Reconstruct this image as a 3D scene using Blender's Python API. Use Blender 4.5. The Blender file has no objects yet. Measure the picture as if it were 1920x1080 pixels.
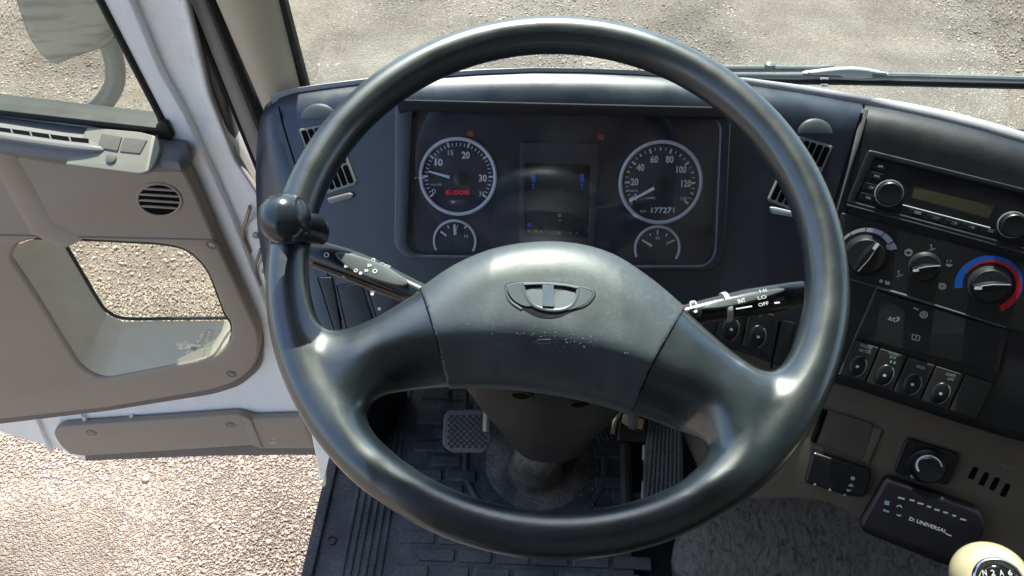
import bpy, bmesh, math, random
import numpy as np
from mathutils import Vector, Matrix
from mathutils.bvhtree import BVHTree
random.seed(7); rng = np.random.default_rng(11)
R = math.radians
S = bpy.context.scene
C = S.collection

# ---------------------------------------------------------------- camera, sky, sun, exposure
GZ = 2.5                                   # height of the eye above the ground
CAM = np.array([0, 0, GZ])
PITCH, YAW, FPX = R(47), R(2.5), 1371.0    # down, to the left, focal length for a 1920 px wide frame
cr = np.array([math.cos(YAW), math.sin(YAW), 0])
fh = np.array([-math.sin(YAW), math.cos(YAW), 0])
cf = fh * math.cos(PITCH) + np.array([0, 0, -math.sin(PITCH)])
cu = np.cross(cr, cf)
cd = bpy.data.cameras.new('camera'); cam = bpy.data.objects.new('camera', cd); C.objects.link(cam)
cam.matrix_world = Matrix([[cr[i], cu[i], -cf[i], CAM[i]] for i in range(3)] + [[0, 0, 0, 1]])
cd.sensor_width = 36; cd.lens = 36 * FPX / 1920; cd.clip_start = .02; cd.clip_end = 600
S.camera = cam
SUN_EL, SUN_AZ = R(58), R(-5)              # azimuth from straight ahead, minus = to the left
w = bpy.data.worlds.new('World'); S.world = w; w.use_nodes = True
nt = w.node_tree; nt.nodes.clear()
sky = nt.nodes.new('ShaderNodeTexSky'); sky.sky_type = 'NISHITA'; sky.sun_disc = False
sky.sun_elevation = SUN_EL; sky.sun_rotation = SUN_AZ; sky.air_density = 1.0; sky.dust_density = 1.2
bg = nt.nodes.new('ShaderNodeBackground'); bg.inputs[1].default_value = .15
wo = nt.nodes.new('ShaderNodeOutputWorld')
nt.links.new(sky.outputs[0], bg.inputs[0]); nt.links.new(bg.outputs[0], wo.inputs[0])
sl = bpy.data.lights.new('sun', 'SUN'); sl.energy = 4.8; sl.angle = R(.6); sl.color = (1, .935, .83)
so = bpy.data.objects.new('sun', sl); C.objects.link(so)
sd = Vector((math.sin(SUN_AZ) * math.cos(SUN_EL), math.cos(SUN_AZ) * math.cos(SUN_EL), math.sin(SUN_EL)))
so.rotation_euler = sd.to_track_quat('Z', 'Y').to_euler()
S.view_settings.view_transform = 'Standard'; S.view_settings.look = 'None'
S.view_settings.gamma = 1; S.view_settings.exposure = 1.35
S.render.engine = 'CYCLES'; S.cycles.max_bounces = 8; S.cycles.transparent_max_bounces = 12
S.cycles.use_denoising = True

# ---------------------------------------------------------------- geometry helpers
def nrm(v): v = np.asarray(v, float); return v / np.linalg.norm(v)
def ray(x, y): return cf + (x - 960) / FPX * cr - (y - 540) / FPX * cu
class Plane:
    """a flat surface of the cab: origin o, normal n, level axis ex, up-slope axis ey"""
    def __init__(s, o, n, ex=None):
        s.o = np.array(o, float); s.n = nrm(n)
        if ex is None: ex = np.cross([0, 0, 1.], s.n)
        s.ex = nrm(ex - np.dot(ex, s.n) * s.n); s.ey = np.cross(s.n, s.ex)
    def up(s, h): return Plane(s.o + s.n * h, s.n, s.ex)
    def hit(s, x, y, h=0):
        r = ray(x, y); return CAM + r * (np.dot(s.o + s.n * h - CAM, s.n) / np.dot(r, s.n))
    def loc(s, x, y, h=0):
        d = s.hit(x, y, h) - s.o; return np.array([d @ s.ex, d @ s.ey])
    def at(s, a, b, h=0): return s.o + s.ex * a + s.ey * b + s.n * h
    def px(s, x, y, h=0):                    # metres per pixel there
        return np.dot(s.hit(x, y, h) - CAM, cf) / FPX
def surf(o_px, plane_depth, el, az):
    """plane through the point seen at o_px at that depth; el = elevation of its normal, az = turned towards the left"""
    e, a = R(el), R(az)
    n = np.array([-math.sin(a) * math.cos(e), -math.cos(a) * math.cos(e), math.sin(e)])
    return Plane(CAM + ray(*o_px) * plane_depth, n)
def cat(pts, n=6, closed=True):              # catmull-rom through points
    P = np.array(pts, float); m = len(P); out = []
    rngi = range(m) if closed else range(m - 1)
    for i in rngi:
        p1, p2 = P[i], P[(i + 1) % m]
        p0 = P[(i - 1) % m] if closed or i > 0 else 2 * p1 - p2
        p3 = P[(i + 2) % m] if closed or i < m - 2 else 2 * p2 - p1
        for k in range(n):
            t = k / n
            out.append(.5 * ((2 * p1) + (-p0 + p2) * t + (2 * p0 - 5 * p1 + 4 * p2 - p3) * t * t + (-p0 + 3 * p1 - 3 * p2 + p3) * t ** 3))
    if not closed: out.append(P[-1])
    return np.array(out)
def rnd(pts, r, n=5):                        # polygon with rounded corners; r one radius or one per corner
    P = np.array(pts, float); m = len(P); out = []
    for i in range(m):
        ri = r[i] if hasattr(r, '__len__') else r
        a, b, c = P[i - 1], P[i], P[(i + 1) % m]
        la, lc = np.linalg.norm(a - b), np.linalg.norm(c - b)
        if ri <= 0: out.append(b); continue
        q = min(ri, la * .48, lc * .48); s, e = b + (a - b) / la * q, b + (c - b) / lc * q
        for k in range(n + 1):
            t = k / n; out.append((1 - t) ** 2 * s + 2 * t * (1 - t) * b + t * t * e)
    return np.array(out)
ROOT = {}
def mesh(name, V, F, mat, parent=None, smooth=True, sharp=None, mats=None, fm=None):
    V = np.asarray(V, float).reshape(-1, 3)
    root = parent
    off = np.array(ROOT.get(parent.name, (0, 0, 0))) if parent is not None else np.zeros(3)
    me = bpy.data.meshes.new(name)
    me.from_pydata([tuple(v) for v in (V - off)], [], [tuple(f) for f in F])
    for m in (mats or [mat]): me.materials.append(m)
    if fm is not None: me.polygons.foreach_set('material_index', fm)
    me.polygons.foreach_set('use_smooth', [smooth] * len(me.polygons))
    bm = bmesh.new(); bm.from_mesh(me); bmesh.ops.recalc_face_normals(bm, faces=bm.faces); bm.to_mesh(me); bm.free()
    if smooth and sharp: me.set_sharp_from_angle(angle=R(sharp))
    o = bpy.data.objects.new(name, me); C.objects.link(o)
    if parent is not None: o.parent = parent; ROOT[o.name] = tuple(off)
    return o
def thing(name, label, cat_, loc, group=None):
    o = bpy.data.objects.new(name, None); C.objects.link(o); o.location = tuple(loc); o.empty_display_size = .05
    o['label'] = label; o['category'] = cat_
    if group: o['group'] = group
    ROOT[o.name] = tuple(loc); return o
class MB:
    """collects geometry for ONE mesh"""
    def __init__(s): s.V = []; s.F = []; s.M = []
    def add(s, V, F, m=0):
        b = len(s.V); s.V += [tuple(v) for v in V]; s.F += [tuple(i + b for i in f) for f in F]; s.M += [m] * len(F); return s
    def box(s, pl, a0, a1, b0, b1, h0, h1, m=0):
        v = [pl.at(a, b, h) for h in (h0, h1) for (a, b) in ((a0, b0), (a1, b0), (a1, b1), (a0, b1))]
        return s.add(v, [(3, 2, 1, 0), (4, 5, 6, 7), (0, 1, 5, 4), (1, 2, 6, 5), (2, 3, 7, 6), (3, 0, 4, 7)], m)
    def prism(s, pts, n, h, m=0):            # convex-ish polygon pts (3D) raised by n*h
        P = [np.array(p) for p in pts]; k = len(P)
        v = P + [p + np.asarray(n) * h for p in P]
        return s.add(v, [tuple(range(k))[::-1], tuple(range(k, 2 * k))] + [(i, (i + 1) % k, (i + 1) % k + k, i + k) for i in range(k)], m)
    def tube(s, pts, r, seg=10, m=0, cap=True, flat=1.0, updir=None, closed=False):
        P = [np.array(p, float) for p in pts]; k = len(P); rr = r if hasattr(r, '__len__') else [r] * k
        V = []; prev = None
        for i in range(k):
            a = P[i - 1] if (i or closed) else P[i]; b = P[(i + 1) % k] if (i < k - 1 or closed) else P[i]
            t = nrm(b - a); u_ = np.array(updir if updir is not None else (prev if prev is not None else (0, 0, 1.)), float)
            if abs(u_ @ t) > .98: u_ = np.array([1., 0, 0])
            x = nrm(np.cross(u_, t)); y = np.cross(t, x); prev = y
            for j in range(seg):
                q = 2 * math.pi * j / seg; V.append(P[i] + rr[i] * (math.cos(q) * x + flat * math.sin(q) * y))
        F = [(i * seg + j, i * seg + (j + 1) % seg, ((i + 1) % k) * seg + (j + 1) % seg, ((i + 1) % k) * seg + j) for i in range(k if closed else k - 1) for j in range(seg)]
        if cap and not closed: F += [tuple(range(seg))[::-1], tuple(range((k - 1) * seg, k * seg))]
        return s.add(V, F, m)
    def lathe(s, c, n, prof, seg=32, m=0, ex=None):
        n = nrm(n); x = nrm(ex if ex is not None else (np.cross([0, 0, 1.], n) if abs(n[2]) < .95 else [1., 0, 0])); x = nrm(x - (x @ n) * n); y = np.cross(n, x)
        c = np.array(c, float); V = []
        for (r, h) in prof:
            for j in range(seg):
                q = 2 * math.pi * j / seg; V.append(c + n * h + r * (math.cos(q) * x + math.sin(q) * y))
        k = len(prof)
        F = [(i * seg + j, i * seg + (j + 1) % seg, (i + 1) * seg + (j + 1) % seg, (i + 1) * seg + j) for i in range(k - 1) for j in range(seg)]
        F += [tuple(range(seg))[::-1], tuple(range((k - 1) * seg, k * seg))]
        return s.add(V, F, m)
    def line(s, pl, p, q, wpx, h=.0006, m=0):      # flat stroke on a plane between two pixels
        a, b = pl.hit(*p, h), pl.hit(*q, h); t = nrm(b - a); sdv = np.cross(pl.n, t) * wpx * .5 * pl.px(*p)
        return s.add([a - sdv, b - sdv, b + sdv, a + sdv], [(0, 1, 2, 3)], m)
    def poly(s, pl, pts, h=.0006, m=0):
        return s.add([pl.hit(x, y, h) for x, y in pts], [tuple(range(len(pts)))], m)
    def disc(s, pl, x, y, rpx, h=.0006, m=0, seg=20, sq=1.0):
        c = pl.hit(x, y, h); r = rpx * pl.px(x, y)
        return s.add([c + r * (math.cos(q) * pl.ex + sq * math.sin(q) * pl.ey) for q in np.linspace(0, 2 * math.pi, seg, endpoint=False)], [tuple(range(seg))], m)
    def arc(s, pl, x, y, r0, r1, a0, a1, h=.0006, m=0, seg=40, t=.0):     # flat ring sector, radii in px, degrees ccw
        c = pl.hit(x, y, h); k = pl.px(x, y); V = []
        for i in range(seg + 1):
            f = i / seg; q = R(a0 + (a1 - a0) * f); d = math.cos(q) * pl.ex + math.sin(q) * pl.ey
            ra = (r0[0] + (r0[1] - r0[0]) * f) if hasattr(r0, '__len__') else r0
            rb = (r1[0] + (r1[1] - r1[0]) * f) if hasattr(r1, '__len__') else r1
            V += [c + d * ra * k, c + d * rb * k]
        return s.add(V, [(2 * i, 2 * i + 1, 2 * i + 3, 2 * i + 2) for i in range(seg)], m)
    def text(s, pl, txt, p, q, hpx, h=.0006, m=0, mid=False, bold=0.0):
        """txt with its baseline from pixel p to pixel q, letters hpx pixels tall"""
        a, b = pl.hit(*p, h), pl.hit(*q, h); t = b - a; L = np.linalg.norm(t); t = t / L; up = np.cross(pl.n, t)
        V, F = glyphs(txt, bold)
        if len(V) == 0: return s
        x0, x1 = V[:, 0].min(), V[:, 0].max(); y1 = max(.68, V[:, 1].max()); k = hpx * pl.px(*p) / y1
        kx = L / max(x1 - x0, 1e-4)
        P = a + np.outer((V[:, 0] - x0) * kx, t) + np.outer(V[:, 1] * k, up)
        return s.add(P, F, m)
    def build(s, name, mat, parent=None, smooth=True, sharp=30, mats=None):
        return mesh(name, s.V, s.F, mat, parent, smooth, sharp, mats, s.M if mats else None)
_g = {}
def glyphs(txt, bold=0.0):
    if (txt, bold) not in _g:
        cu_ = bpy.data.curves.new('t', 'FONT'); cu_.body = txt; cu_.size = 1; cu_.resolution_u = 2; cu_.offset = bold
        ob = bpy.data.objects.new('t', cu_); me = bpy.data.meshes.new_from_object(ob)
        V = np.array([v.co for v in me.vertices]).reshape(-1, 3); F = [tuple(p.vertices) for p in me.polygons]
        bpy.data.objects.remove(ob); bpy.data.meshes.remove(me); bpy.data.curves.remove(cu_); _g[(txt, bold)] = (V, F)
    return _g[(txt, bold)]
def slab(name, pl, loops, h0, h1, bev, mat, parent=None, px=True, res=3):
    """solid sheet on a plane: outer loop plus holes (pixels, seen at its front face h1), from height h0 to h1, rounded edges"""
    cu_ = bpy.data.curves.new('c', 'CURVE'); cu_.dimensions = '2D'; cu_.fill_mode = 'BOTH'
    cu_.bevel_depth = bev; cu_.bevel_resolution = res; cu_.offset = -bev; cu_.extrude = max((h1 - h0) / 2 - bev, 1e-5)
    for lp in loops:
        L = [pl.loc(x, y, h1) for x, y in lp] if px else lp
        sp = cu_.splines.new('POLY'); sp.points.add(len(L) - 1)
        for i, (a, b) in enumerate(L): sp.points[i].co = (a, b, 0, 1)
        sp.use_cyclic_u = True
    ob = bpy.data.objects.new('c', cu_); me = bpy.data.meshes.new_from_object(ob)
    V = np.array([v.co for v in me.vertices]).reshape(-1, 3); F = [tuple(p.vertices) for p in me.polygons]
    bpy.data.objects.remove(ob); bpy.data.meshes.remove(me); bpy.data.curves.remove(cu_)
    hm = (h0 + h1) / 2
    W = pl.o + np.outer(V[:, 0], pl.ex) + np.outer(V[:, 1], pl.ey) + np.outer(V[:, 2] + hm, pl.n)
    o = mesh(name, W, F, mat, parent, True, None)
    bm = bmesh.new(); bm.from_mesh(o.data); bmesh.ops.remove_doubles(bm, verts=bm.verts, dist=1e-6)
    bmesh.ops.recalc_face_normals(bm, faces=bm.faces); bm.to_mesh(o.data); bm.free()
    o.data.set_sharp_from_angle(angle=R(22)); return o
def grid(name, rows, mat, parent=None, closed=False, sharp=None, thick=0):
    """surface through rows of points (each row the same length)"""
    A = np.array(rows, float); n, m = A.shape[:2]
    F = [(i * m + j, i * m + j + 1, (i + 1) * m + j + 1, (i + 1) * m + j) for i in range(n - 1) for j in range(m - 1)]
    if closed: F += [((n - 1) * m + j, (n - 1) * m + j + 1, j + 1, j) for j in range(m - 1)]
    o = mesh(name, A.reshape(-1, 3), F, mat, parent, True, sharp)
    if thick:
        md = o.modifiers.new('solid', 'SOLIDIFY'); md.thickness = thick; md.offset = 0
    return o

# ---------------------------------------------------------------- signed-distance shapes meshed by surface nets
def surface_net(f, lo, hi, step):
    n = [int(math.ceil((hi[i] - lo[i]) / step)) + 1 for i in range(3)]
    ax = [lo[i] + step * np.arange(n[i]) for i in range(3)]
    X, Y, Z = np.meshgrid(*ax, indexing='ij'); D = f(X, Y, Z).astype(np.float32); s = D < 0
    acc = np.zeros((n[0] - 1, n[1] - 1, n[2] - 1, 3), np.float32); cnt = np.zeros(acc.shape[:3], np.float32)
    for a in range(3):
        sl0 = [slice(None)] * 3; sl1 = [slice(None)] * 3; sl0[a] = slice(0, -1); sl1[a] = slice(1, None)
        d0, d1 = D[tuple(sl0)], D[tuple(sl1)]; cr_ = (d0 < 0) != (d1 < 0)
        t = np.where(cr_, d0 / np.where(cr_, d0 - d1, 1), 0)
        o1, o2 = [i for i in range(3) if i != a]
        for u_ in (0, 1):
            for v_ in (0, 1):
                c = [slice(None)] * 3
                c[o1] = slice(u_, n[o1] - 1 + u_); c[o2] = slice(v_, n[o2] - 1 + v_)
                m = cr_[tuple(c)]; acc[..., a] += np.where(m, t[tuple(c)], 0); acc[..., o1] += m * u_; acc[..., o2] += m * v_; cnt += m
    act = cnt > 0; idx = -np.ones(act.shape, int); idx[act] = np.arange(act.sum())
    I, J, K = np.nonzero(act); P = acc[act] / cnt[act][:, None] + np.stack([I, J, K], 1)
    V = P * step + np.array(lo); F = []
    for a in range(3):
        o1, o2 = [(1, 2), (2, 0), (0, 1)][a]
        sl0 = [slice(1, -1)] * 3; sl1 = [slice(1, -1)] * 3; sl0[a] = slice(0, -1); sl1[a] = slice(1, None)
        cr_ = s[tuple(sl0)] != s[tuple(sl1)]; fl = s[tuple(sl0)][cr_]
        G = np.stack(np.nonzero(cr_), 1); G[:, [o1, o2]] += 1
        def cell(d1, d2):
            H = G.copy(); H[:, o1] -= d1; H[:, o2] -= d2; return idx[H[:, 0], H[:, 1], H[:, 2]]
        q = np.stack([cell(1, 1), cell(0, 1), cell(0, 0), cell(1, 0)], 1)
        q = np.where(fl[:, None], q, q[:, ::-1]); F.append(q[(q >= 0).all(1)])
    return V, np.concatenate(F)
def fast_mesh(name, V, F, mat, parent=None, smooth=True):
    off = np.array(ROOT.get(parent.name, (0, 0, 0))) if parent is not None else np.zeros(3)
    me = bpy.data.meshes.new(name); k = F.shape[1]
    me.vertices.add(len(V)); me.vertices.foreach_set('co', (V - off).astype(np.float32).ravel())
    me.loops.add(F.size); me.loops.foreach_set('vertex_index', F.astype(np.int32).ravel())
    me.polygons.add(len(F)); me.polygons.foreach_set('loop_start', np.arange(0, F.size, k, dtype=np.int32))
    me.polygons.foreach_set('use_smooth', np.full(len(F), smooth)); me.update(calc_edges=True); me.validate()
    me.materials.append(mat); o = bpy.data.objects.new(name, me); C.objects.link(o)
    if parent is not None: o.parent = parent; ROOT[o.name] = tuple(off)
    return o
def smin(a, b, k):
    h = np.clip(.5 + .5 * (b - a) / k, 0, 1); return b * (1 - h) + a * h - k * h * (1 - h)
def poly_sdf(P, X, Y):
    """signed distance to a closed polygon, negative inside"""
    d = np.full(X.shape, 1e9); ins = np.zeros(X.shape, bool); n = len(P)
    for i in range(n):
        a, b = P[i], P[(i + 1) % n]; e = b - a; wx, wy = X - a[0], Y - a[1]
        t = np.clip((wx * e[0] + wy * e[1]) / max(e @ e, 1e-12), 0, 1)
        d = np.minimum(d, (wx - e[0] * t) ** 2 + (wy - e[1] * t) ** 2)
        c = (a[1] > Y) != (b[1] > Y)
        if abs(e[1]) > 1e-12: ins ^= c & (X < e[0] * (Y - a[1]) / e[1] + a[0])
    return np.where(ins, -1, 1) * np.sqrt(d)

# ---------------------------------------------------------------- materials
def mat_new(name):
    m = bpy.data.materials.new(name); m.use_nodes = True; nt = m.node_tree; b = nt.nodes['Principled BSDF']; return m, nt, b
def N(nt, t, **k):
    n = nt.nodes.new(t)
    for a, v in k.items():
        if a in n.inputs: n.inputs[a].default_value = v
        else: setattr(n, a, v)
    return n
def plastic(name, col, rough=.5, grain=900, bump=.12, mott=.12, spec=.5, dust=0., metal=0., dustcol=(.35, .33, .3), coat=0., big=25., dlo=.27):
    """moulded surface: fine grain bump, soft mottling of colour and roughness, optional dust specks"""
    m, nt, b = mat_new(name); L = nt.links.new
    tc = N(nt, 'ShaderNodeTexCoord')
    n1 = N(nt, 'ShaderNodeTexNoise', Scale=big, Detail=6., Roughness=.6); L(tc.outputs['Object'], n1.inputs['Vector'])
    r = N(nt, 'ShaderNodeMapRange'); L(n1.outputs[0], r.inputs[0]); r.inputs[1].default_value = .3; r.inputs[2].default_value = .7
    r.inputs[3].default_value = 1 - mott; r.inputs[4].default_value = 1 + mott
    mx = N(nt, 'ShaderNodeVectorMath', operation='SCALE'); mx.inputs[0].default_value = col; L(r.outputs[0], mx.inputs['Scale'])
    out = mx.outputs[0]
    if dust > 0:
        n2 = N(nt, 'ShaderNodeTexNoise', Scale=260., Detail=3., Roughness=.7); L(tc.outputs['Object'], n2.inputs['Vector'])
        n3 = N(nt, 'ShaderNodeTexNoise', Scale=14., Detail=4.); L(tc.outputs['Object'], n3.inputs['Vector'])
        ad = N(nt, 'ShaderNodeMath', operation='MULTIPLY'); L(n2.outputs[0], ad.inputs[0]); L(n3.outputs[0], ad.inputs[1])
        mr = N(nt, 'ShaderNodeMapRange'); L(ad.outputs[0], mr.inputs[0]); mr.inputs[1].default_value = dlo; mr.inputs[2].default_value = dlo + .15
        mr.inputs[3].default_value = 0; mr.inputs[4].default_value = dust
        mm = N(nt, 'ShaderNodeMix', data_type='RGBA'); L(mr.outputs[0], mm.inputs[0]); L(out, mm.inputs[6]); mm.inputs[7].default_value = (*dustcol, 1); out = mm.outputs[2]
    L(out, b.inputs['Base Color'])
    rr = N(nt, 'ShaderNodeMapRange'); L(n1.outputs[0], rr.inputs[0]); rr.inputs[1].default_value = .3; rr.inputs[2].default_value = .7
    rr.inputs[3].default_value = max(rough - .07, .02); rr.inputs[4].default_value = min(rough + .07, 1); L(rr.outputs[0], b.inputs['Roughness'])
    b.inputs['Specular IOR Level'].default_value = spec; b.inputs['Metallic'].default_value = metal
    b.inputs['Coat Weight'].default_value = coat; b.inputs['Coat Roughness'].default_value = .16; b.inputs['Coat IOR'].default_value = 1.6
    if bump > 0:
        g = N(nt, 'ShaderNodeTexNoise', Scale=float(grain), Detail=2.); L(tc.outputs['Object'], g.inputs['Vector'])
        bp = N(nt, 'ShaderNodeBump', Strength=bump, Distance=.0006); L(g.outputs[0], bp.inputs['Height']); L(bp.outputs[0], b.inputs['Normal'])
    return m
def flatm(name, col, rough=.5, emit=0, spec=.4, metal=0):
    m, nt, b = mat_new(name); b.inputs['Base Color'].default_value = (*col, 1); b.inputs['Roughness'].default_value = rough
    b.inputs['Specular IOR Level'].default_value = spec; b.inputs['Metallic'].default_value = metal
    if emit: b.inputs['Emission Color'].default_value = (*col, 1); b.inputs['Emission Strength'].default_value = emit
    return m
def glass(name, tint, refl=1.0, ior=1.5, rough=0.0, smear=0.0):
    """thin pane: clear transmission with Fresnel reflection (and a little dust film)"""
    m, nt, b = mat_new(name); L = nt.links.new; nt.nodes.remove(b)
    t = N(nt, 'ShaderNodeBsdfTransparent'); t.inputs[0].default_value = (*tint, 1)
    g = N(nt, 'ShaderNodeBsdfGlossy'); g.inputs[0].default_value = (refl, refl, refl, 1); g.inputs[1].default_value = rough
    ge = N(nt, 'ShaderNodeNewGeometry'); io = N(nt, 'ShaderNodeMapRange'); L(ge.outputs['Backfacing'], io.inputs[0])
    io.inputs[3].default_value = ior; io.inputs[4].default_value = 1 / ior     # a thin pane never totally reflects
    fr = N(nt, 'ShaderNodeFresnel'); L(io.outputs[0], fr.inputs['IOR']); mx = N(nt, 'ShaderNodeMixShader'); L(fr.outputs[0], mx.inputs[0]); L(t.outputs[0], mx.inputs[1]); L(g.outputs[0], mx.inputs[2])
    out = mx.outputs[0]
    if smear:
        tc = N(nt, 'ShaderNodeTexCoord'); n1 = N(nt, 'ShaderNodeTexNoise', Scale=9., Detail=7., Roughness=.65); L(tc.outputs['Object'], n1.inputs['Vector'])
        mr = N(nt, 'ShaderNodeMapRange'); L(n1.outputs[0], mr.inputs[0]); mr.inputs[1].default_value = .4; mr.inputs[2].default_value = .8; mr.inputs[4].default_value = smear
        df = N(nt, 'ShaderNodeBsdfDiffuse'); df.inputs[0].default_value = (.6, .58, .52, 1); m2 = N(nt, 'ShaderNodeMixShader')
        L(mr.outputs[0], m2.inputs[0]); L(out, m2.inputs[1]); L(df.outputs[0], m2.inputs[2]); out = m2.outputs[0]
    L(out, nt.nodes['Material Output'].inputs[0]); return m
M = dict(
    sunlit_bezel=plastic('sunlit_switch_bezel', (.25, .235, .20), .5, 900, .15, .05, .4),
    pillar=plastic('lit_pillar_trim', (.47, .40, .29), .6, 900, .15, .06, .3, big=6.),  # beige lightened to stand in for light falling on the pillar
    strips=plastic('opening_trim', (.30, .265, .235), .55, 700, .15, .08, .4),
    boot=plastic('boot_rubber', (.05, .045, .04), .5, 120, .5, .5, .5, dust=.9, dustcol=(.20, .17, .14), dlo=.2),
    wheel=plastic('wheel_rubber', (.009, .016, .021), .37, 1500, .10, .2, 1.0, dust=.10, dustcol=(.12, .13, .13), coat=.45),
    pad=plastic('pad_plastic', (.038, .050, .058), .47, 1300, .16, .2, 1.0, dust=.3, dustcol=(.15, .16, .155)),  # lighter than the rim to paint sun on the hub, besides wear
    dash=plastic('sky_tinted_dash', (.015, .023, .041), .37, 1100, .2, .15, .9, dust=.12, dustcol=(.10, .11, .13)),  # blue cast of sky light mixed into the dark plastic
    dashtop_glare=plastic('glare_dash_top', (.42, .42, .45), .42, 1100, .15, .1, .6),  # glare on the dash top painted as a pale base colour
    console=plastic('console_plastic', (.009, .010, .013), .42, 1100, .2, .15, .6, dust=.15, dustcol=(.07, .07, .075)),
    black=plastic('black_plastic', (.008, .009, .012), .35, 1200, .08, .1, .5),
    matte=plastic('black_rubber', (.010, .010, .011), .65, 700, .15, .15, .3),
    brown=plastic('brown_plastic', (.145, .12, .092), .55, 1000, .2, .1, .4, dust=.1, dustcol=(.2, .17, .14)),
    beige=plastic('beige_trim', (.31, .255, .198), .55, 900, .18, .05, .4, dust=.06, dustcol=(.45, .4, .36), big=8.),
    pale=plastic('sunlit_pocket_trim', (.46, .42, .32), .5, 900, .15, .05, .4),  # pocket trim lightened to paint the sun on its shelf
    sill=plastic('shaded_sill_trim', (.17, .165, .165), .5, 900, .18, .05, .4),  # the beige trim greyed and darkened to paint its bluish shade
    paint=plastic('white_paint', (.87, .87, .86), .22, 200, .02, .03, .5, dust=.10, dustcol=(.55, .5, .42), coat=.4),
    jamb=plastic('white_paint_jamb', (.88, .86, .81), .3, 200, .03, .04, .5, dust=.35, dustcol=(.5, .43, .33), coat=.2),
    seal=plastic('seal_rubber', (.012, .012, .012), .55, 600, .1, .1, .4),
    sealgrey=plastic('seal_trim', (.16, .14, .13), .6, 700, .15, .1, .3),
    chrome=plastic('chrome', (.75, .76, .78), .12, 300, .0, .02, .5, metal=1),
    brass=plastic('worn_brass', (.62, .50, .34), .35, 400, .1, .2, .5, metal=1),
    steel=plastic('dull_steel', (.30, .29, .28), .45, 300, .2, .3, .5, metal=.7, dust=.5, dustcol=(.3, .27, .23)),
    silver=flatm('silver_print', (.45, .48, .52), .4), white=flatm('white_print', (.66, .68, .70), .5),
    dim=flatm('dim_print', (.22, .23, .25), .5), brownprint=flatm('grey_print', (.25, .24, .21), .6),
    red=flatm('red_print', (.50, .02, .03), .45), blue=flatm('blue_print', (.01, .10, .45), .45),
    led=flatm('red_led', (.5, .015, .04), .5, .1), lcd=flatm('lcd_digits', (.3, .42, .48), .5, .12), icon=flatm('blue_icon', (.01, .06, .32), .5, .06),
    amber=flatm('amber_lens', (.30, .07, .02), .5), lcdscreen=plastic('olive_lcd', (.060, .058, .032), .35, 800, .02, .1, .4),
    hole=flatm('dark_hole', (.003, .003, .003), .9, spec=.1),
)
# ---------------------------------------------------------------- ground and gravel
def ground_material():
    m, nt, b = mat_new('gravel_ground'); L = nt.links.new
    tc = N(nt, 'ShaderNodeTexCoord')
    v1 = N(nt, 'ShaderNodeTexVoronoi', Scale=75.); L(tc.outputs['Object'], v1.inputs['Vector'])
    v2 = N(nt, 'ShaderNodeTexVoronoi', Scale=170.); L(tc.outputs['Object'], v2.inputs['Vector'])
    n1 = N(nt, 'ShaderNodeTexNoise', Scale=1.3, Detail=8., Roughness=.6); L(tc.outputs['Object'], n1.inputs['Vector'])
    n2 = N(nt, 'ShaderNodeTexNoise', Scale=420., Detail=3.); L(tc.outputs['Object'], n2.inputs['Vector'])
    cr1 = N(nt, 'ShaderNodeValToRGB'); L(v1.outputs['Color'], cr1.inputs[0])
    el = cr1.color_ramp.elements; el[0].color = (.32, .26, .21, 1); el[1].color = (.56, .465, .385, 1)
    cr2 = N(nt, 'ShaderNodeValToRGB'); L(v2.outputs['Color'], cr2.inputs[0])
    el = cr2.color_ramp.elements; el[0].color = (.32, .26, .21, 1); el[1].color = (.52, .43, .355, 1)
    mx = N(nt, 'ShaderNodeMix', data_type='RGBA'); L(n2.outputs[0], mx.inputs[0]); L(cr1.outputs[0], mx.inputs[6]); L(cr2.outputs[0], mx.inputs[7])
    cr3 = N(nt, 'ShaderNodeValToRGB'); L(n1.outputs[0], cr3.inputs[0]); el = cr3.color_ramp.elements
    el[0].position = .36; el[0].color = (.62, .61, .60, 1); el[1].position = .6; el[1].color = (1, .99, .97, 1)
    mu = N(nt, 'ShaderNodeMix', data_type='RGBA', blend_type='MULTIPLY'); mu.inputs[0].default_value = 1; L(mx.outputs[2], mu.inputs[6]); L(cr3.outputs[0], mu.inputs[7])
    L(mu.outputs[2], b.inputs['Base Color']); b.inputs['Roughness'].default_value = .95; b.inputs['Specular IOR Level'].default_value = .1
    ad = N(nt, 'ShaderNodeMath', operation='ADD'); L(v1.outputs['Distance'], ad.inputs[0]); L(v2.outputs['Distance'], ad.inputs[1])
    bp = N(nt, 'ShaderNodeBump', Strength=1., Distance=.018, invert=True); L(ad.outputs[0], bp.inputs['Height']); L(bp.outputs[0], b.inputs['Normal'])
    return m
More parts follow.
